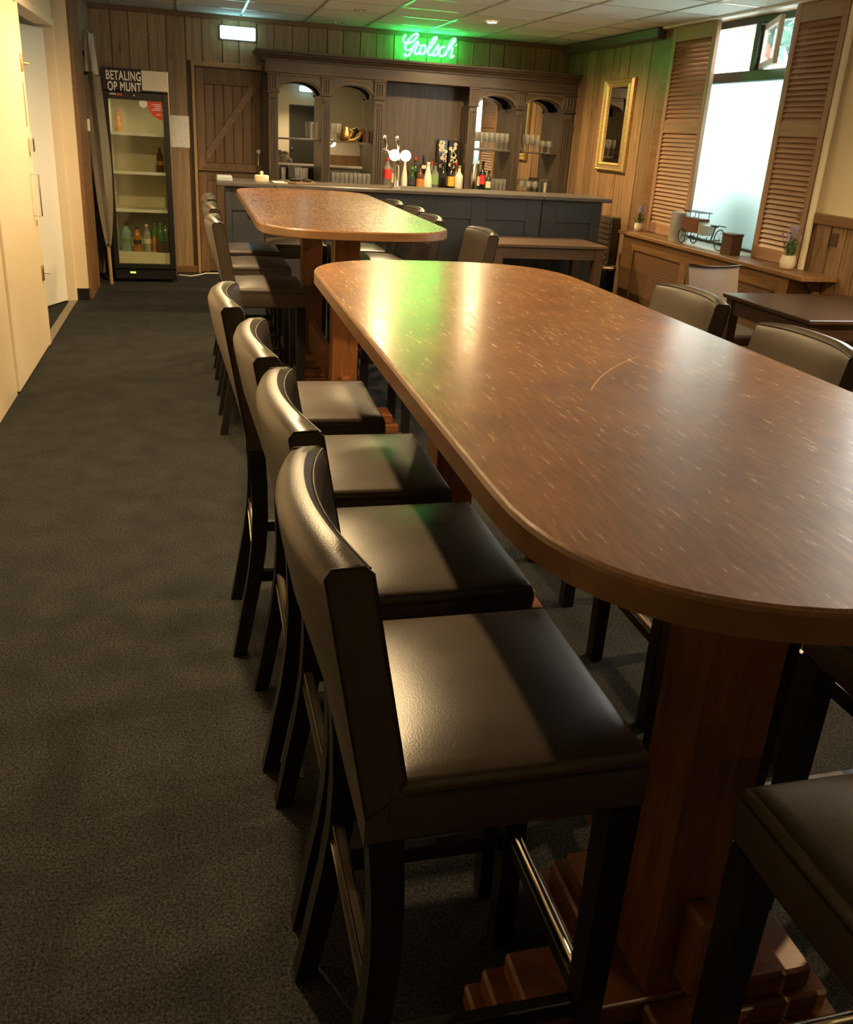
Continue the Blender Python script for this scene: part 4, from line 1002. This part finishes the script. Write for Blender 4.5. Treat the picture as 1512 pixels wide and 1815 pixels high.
# ================================================================== WINDOW WALL: radiator cover, shutters, sill things
rc = thing('radiator_cover', 'brown wooden radiator cover with perforated panels under the window', 'radiator cover', (0, 0, 0))
B().box(3.68, 3.945, 4.86, 7.50, .770, .80, .004).build('sill_board', 'trimwood', rc)
struct(B().box(3.80, 4.07, 5.86, 6.80, .7995, .8015).build('sill_sheen_plate', simple('pale_sill_sheen', (0.62, 0.60, 0.52), 0.25)))  # pale plate: the window's reflection on the sill put into its colour
struct(B().box(3.945, 4.07, 5.73, 7.24, .772, .7993).build('trim_9', 'white'))
b = B(); X = 3.72
b.box(X, X+.018, 5.06, 7.45, .66, .77).box(X, X+.018, 5.06, 7.45, 0, .14)
ypan = [(5.06, 5.16), (5.75, 5.87), (6.32, 6.42), (7.24, 7.45)]
for a, c in ypan: b.box(X, X+.018, a, c, .14, .66)
b.build('front_frame', 'trimwood', rc)
for p, q in zip(ypan, ypan[1:]):
    B().box(X+.014, X+.022, p[1], q[0], .14, .66).build('grille_panel', 'perf', rc)
B().box(X, 3.94, 5.04, 5.06, 0, .77).build('end_panel', 'trimwood', rc)
B().box(X, 3.94, 7.45, 7.465, 0, .77).build('end_panel', 'trimwood', rc)
B().prism([(3.80, .77), (3.93, .77), (3.93, .62)], 'XZ', 4.99, 5.01).build('bracket', 'trimwood', rc)

def shutter(name, label, y0, y1, z0, z1, extra=None):
    t = thing(name, label, 'shutter', (XR-.012, 0, 0))
    sw = .055; zm = (1.62, 1.71)
    for a, c in ((y0, y0+sw), (y1-sw, y1)): B().box(-.018, .018, a, c, z0, z1, .003).build('stile', 'shutter', t)
    for a, c in ((z0, z0+.085), zm, (z1-.11, z1)): B().box(-.016, .016, y0+sw, y1-sw, a, c, .003).build('rail', 'shutter_y', t)
    src = None; r = Matrix.Rotation(math.radians(-56), 3, 'Y')
    for za, zb in ((z0+.085, zm[0]), (zm[1], z1-.11)):
        n = int((zb-za)/.0325)
        for i in range(n):
            zc = za+(i+.5)*(zb-za)/n
            if src is None:
                src = B().box(-.0225, .0225, y0+sw, y1-sw, -.0035, .0035, .001, r, Vector((0, 0, 0))).build('slat', 'shutter_y', t); src.location = (0, 0, zc)
            else:
                o = src.copy(); COL.objects.link(o); o.parent = t; o.location = (0, 0, zc)
    if extra:
        B().box(.03, .10, extra-.014, extra+.014, z0, z1).build('folded_leaf', 'grey_leaf', t)
        b = B()
        for i in range(60):
            zc = z0+.03+i*(z1-z0-.06)/60; b.box(.034, .096, extra+.014, extra+.022, zc, zc+.012)
        b.build('folded_slats', 'grey_leaf', t)['kind'] = 'stuff'
    return t
shutter('louvered_shutter', 'brown louvered shutter on the bar side of the window', 6.775, 7.45, .802, 2.43)
shutter('louvered_shutter', 'brown louvered shutter right of the window, next to the cream pipe', 5.265, 5.80, .802, 2.43, 5.86)
tag(B().tube([(XR-.03, 5.215, .80), (XR-.03, 5.215, 2.43)], .021, 12).build('heating_pipe', M['pot'], None, 50), 'cream vertical heating pipe right of the shutters', 'pipe')

def lavender(x, y, label, s=1.0, seed=1):
    random.seed(seed)
    t = thing('lavender_plant', label, 'potted plant', (x, y, .80))
    B().lathe([(.022*s, 0), (.036*s, .01*s), (.041*s, .04*s), (.036*s, .075*s), (.032*s, .075*s), (.03*s, .06*s), (.001, .06*s)], n=18).build('pot', 'pot', t, 50)
    st = B(); fl = B()
    for i in range(26):
        a = random.uniform(0, 2*PI); r0 = random.uniform(.0, .02)*s; r1 = random.uniform(.01, .06)*s; hh = random.uniform(.12, .21)*s
        p0 = (r0*math.cos(a), r0*math.sin(a), .06*s); p1 = (r1*.6*math.cos(a), r1*.6*math.sin(a), hh*.6); p2 = (r1*math.cos(a), r1*math.sin(a), hh)
        st.tube([p0, p1, p2], [.0016, .0016, .001], 4)
        for k in range(3):
            q = random.uniform(.2, .7); bp = Vector(p0).lerp(Vector(p2), q); aa = a+random.uniform(-1, 1)
            tip = bp+Vector((math.cos(aa)*.028, math.sin(aa)*.028, .018))*s; sd = Vector((-math.sin(aa), math.cos(aa), 0))*.005*s
            vs = [st.bm.verts.new(v) for v in (bp, (bp+tip)/2+sd, tip, (bp+tip)/2-sd)]; st.bm.faces.new(vs)
        if hh > .15*s:
            d = (Vector(p2)-Vector(p1)).normalized()
            for k in range(4): fl.sphere(Vector(p2)+d*(.008*k)*s, .006*s, 6, 4)
    st.build('foliage', 'leaf', t)['kind'] = 'stuff'; fl.build('blossoms', 'lavender', t, 60)['kind'] = 'stuff'
    return t
lavender(3.83, 7.42, 'small lavender in a cream pot at the bar end of the sill', .95, 3)
lavender(3.80, 5.20, 'lavender in a cream pot at the right end of the sill near the pipe', 1.22, 5)
t = thing('silver_vase', 'silver-grey cylindrical canister with open rim on the window sill', 'canister', (3.83, 6.72, .80))
B().lathe([(.07, 0), (.072, .005), (.072, .225), (.066, .228), (.064, .21), (.062, .03), (.001, .03)], n=24).build('body', 'vase', t, 40)
B().lathe([(.02, .205), (.06, .215), (.062, .222)], n=16).build('lid', 'white', t, 40)
t = thing('wooden_box', 'small dark brown wooden box on the sill next to the model tricycle', 'box', (3.81, 5.90, .80), .15)
B().box(-.05, .05, -.055, .055, 0, .135, .003).build('body', 'boxbrown', t); B().box(-.054, .054, -.060, .060, .135, .152, .003).build('lid', 'boxbrown', t)
# model cargo tricycle (length along -Y)
t = thing('model_tricycle', 'dark metal model cargo tricycle with brown box seat on the sill', 'model', (3.83, 0, .80))
def wheel(cx, cy, r, name='wheel', ax='X'):
    b = B(); n = 20
    ring = [(cx, cy+r*math.cos(2*PI*i/n), r+.004+r*math.sin(2*PI*i/n)) for i in range(n+1)]
    b.tube(ring, .0045, 5, False)
    for i in range(8): b.tube([(cx, cy, r+.004), (cx, cy+r*math.cos(2*PI*i/8), r+.004+r*math.sin(2*PI*i/8))], .0012, 4)
    return b.build(name, 'iron', t, 60)
wheel(0, 6.10, .075); wheel(-.055, 6.56, .055); wheel(.055, 6.56, .055)
B().tube([(-.055, 6.56, .059), (.055, 6.56, .059)], .004, 6).tube([(0, 6.56, .06), (0, 6.38, .05), (0, 6.22, .06), (0, 6.10, .079)], .005, 6).tube([(0, 6.22, .06), (0, 6.18, .16), (0, 6.14, .175)], .005, 6).tube([(-.03, 6.33, .075), (-.03, 6.33, .05), (.03, 6.33, .05), (.03, 6.33, .075)], .004, 6).build('frame', 'iron', t, 60)
B().tube([(-.04, 6.10, .175), (0, 6.14, .18), (.04, 6.10, .175)], .004, 6).box(-.018, .018, 6.17, 6.23, .165, .178, .004).build('handlebar', 'iron', t, 60)
B().prism([(6.60, .115), (6.585, .205), (6.36, .205), (6.36, .10), (6.57, .09)], 'YZ', -.05, .05).build('seat_box', 'toybrown', t)
B().prism([(6.355, .10), (6.355, .185), (6.25, .165), (6.29, .09)], 'YZ', -.045, .045).build('fender', 'vase', t)
b = B()
for xx in (-.045, .045): b.tube([(xx, 6.58, .20), (xx, 6.57, .25)], .003, 5).tube([(xx, 6.37, .20), (xx, 6.37, .25)], .003, 5)
b.box(-.055, .055, 6.34, 6.60, .25, .256); b.build('canopy', 'iron', t)

# gilt mirror
t = thing('wall_mirror', 'tall gilt-framed mirror on the planks between back bar and shutter', 'mirror', (XR, 0, 0))
oy0, oy1, oz0, oz1 = 8.06, 8.69, 1.262, 2.084
iy0, iy1, iz0, iz1 = 8.20, 8.605, 1.34, 2.012
prof = [(0.0, -.005), (.0, -.03), (.18, -.045), (.3, -.03), (.6, -.024), (.8, -.034), (1.0, -.014), (1.0, -.004)]
def frame_ring(f, xo):
    return [(xo, oy0+(iy0-oy0)*f, oz0+(iz0-oz0)*f), (xo, oy1+(iy1-oy1)*f, oz0+(iz0-oz0)*f), (xo, oy1+(iy1-oy1)*f, oz1+(iz1-oz1)*f), (xo, oy0+(iy0-oy0)*f, oz1+(iz1-oz1)*f)]
B().loft([frame_ring(f, xo) for f, xo in prof], cap=False).build('frame', 'gold', t)
B().box(-.010, -.006, iy0-.005, iy1+.005, iz0-.005, iz1+.005).build('mirror_glass', 'mirror', t)
bd = B()
for i in range(46): bd.sphere((-.018, iy0-.004+.0, iz0+(iz1-iz0)*(i+.5)/46), .006, 6, 4)
for i in range(46): bd.sphere((-.018, iy1+.004, iz0+(iz1-iz0)*(i+.5)/46), .006, 6, 4)
bd.build('beading', 'gold', t, 60)['kind'] = 'stuff'
# dark speaker-like cabinet and bin between counter and wall
t = thing('wall_heater', 'low dark slatted heater on the plank wall beside the bar counter', 'heater', (XR, 0, 0))
B().box(-.09, -.001, 8.02, 8.32, .42, .86, .006).build('casing', 'backbar', t)
for i in range(8): B().box(-.098, -.089, 8.04, 8.30, .46+i*.048, .49+i*.048, .002).build('fin', 'backbar', t)
t = thing('pedal_bin', 'round dark bin with chrome rim in the gap by the counter end', 'bin', (3.74, 7.85, 0))
B().lathe([(.12, 0), (.125, .02), (.125, .40)], n=20).build('body', 'black', t, 40); B().lathe([(.128, .40), (.13, .405), (.13, .425), (.11, .44), (.001, .45)], n=20).build('rim', 'chrome', t, 40)
tag(B().box(-.006, 0, -.03, .03, -.04, .04, .002).build('wall_socket', 'boxbrown', None, None, (XR-.004, 4.98, 1.02)), 'small brown wall socket in the dado planks at the right', 'socket')

# ================================================================== OUTSIDE
struct(B().box(4.2, 30, -8, 30, -.25, -.15).build('ground_outside', 'paving'))
gf = thing('dimming_fence', 'added green fence outside, dimming the lower part of the frosted pane', 'fence', (4.66, 0, -.15))  # fence added to block light from the lower frosted pane
for i in range(24):
    B().box(-.012, .012, 5.0+i*.16, 5.155+i*.16, 0, 1.55, .004).build('fence_board', 'fence', gf)
B().box(.012, .05, 5.0, 8.84, .3, .38).build('fence_rail', 'fence', gf)
B().box(.012, .05, 5.0, 8.84, 1.2, 1.28).build('fence_rail', 'fence', gf)
hs = thing('neighbour_house', 'white rendered gable house with orange roof edge outside the window', 'building', (7.0, 11.2, 0), math.atan2(.837, .547))
zl = lambda v: 2.85+.94*v
B().prism([(-.33, -.2), (-.33, zl(-.33)), (2.2, zl(2.2)), (4.7, zl(-.3)), (4.7, -.2)], 'YZ', 0, 4).build('gable_wall', 'render', hs)
B().prism([(-.50, zl(-.50)), (2.2, zl(2.2)), (2.2, zl(2.2)+.13), (-.50, zl(-.50)+.13)], 'YZ', -.06, 4.1).build('roof_slope', 'roof', hs)
B().prism([(2.2, zl(2.2)), (4.9, zl(-.5)), (4.9, zl(-.5)+.13), (2.2, zl(2.2)+.13)], 'YZ', -.06, 4.1).build('roof_slope', 'roof', hs)
for i in range(10):
    v0 = -.50+i*.27
    B().prism([(v0, zl(v0)+.04), (v0+.28, zl(v0+.28)+.03), (v0+.28, zl(v0+.28)+.135), (v0, zl(v0)+.155)], 'YZ', -.085, -.06).build('verge_tile', 'roof', hs)
def tree(name, label, x, y, z, s, seed):
    random.seed(seed); t = thing(name, label, 'tree', (x, y, -.15))
    B().tube([(0, 0, 0), (.1, .05, z*.5), (0, 0, z)], [.16, .12, .06], 8).build('trunk', 'boxbrown', t, 40)
    b = B()
    for i in range(260):
        v = Vector((random.gauss(0, 1), random.gauss(0, 1), random.gauss(0, 1))).normalized()*random.uniform(.4, 1.0)*s
        c = Vector((v.x, v.y, z+v.z*1.1)); r0 = .16*s*random.uniform(.6, 1.2)
        ax = [Vector((random.gauss(0, 1), random.gauss(0, 1), random.gauss(0, 1))).normalized()*r0 for _ in range(3)]
        vs = [b.bm.verts.new(c+a) for a in ax]; b.bm.faces.new(vs)
        vs = [b.bm.verts.new(c-a) for a in ax]; b.bm.faces.new(vs)
    o = b.build('foliage', 'tree', t); o['kind'] = 'stuff'
    return t
tree('tree', 'green tree behind the orange roof edge, seen through the upper pane', 12.5, 18.2, 5.2, 2.0, 1)
tree('tree', 'second green tree seen through the casement ajar', 12.0, 14.2, 4.2, 1.8, 2)
tree('tree', 'green tree farther off above the roof', 16.0, 22.5, 6.0, 2.4, 4)
tag(B().box(-.16, .16, -.30, .30, 0, 1.42, .03).box(-.18, .18, -.32, .32, 1.42, 1.5, .02).build('wheelie_bin', 'bin', None, None, (4.43, 6.25, -.15)), 'blue-grey bin outside, a blurred shape behind the frosted pane', 'bin')
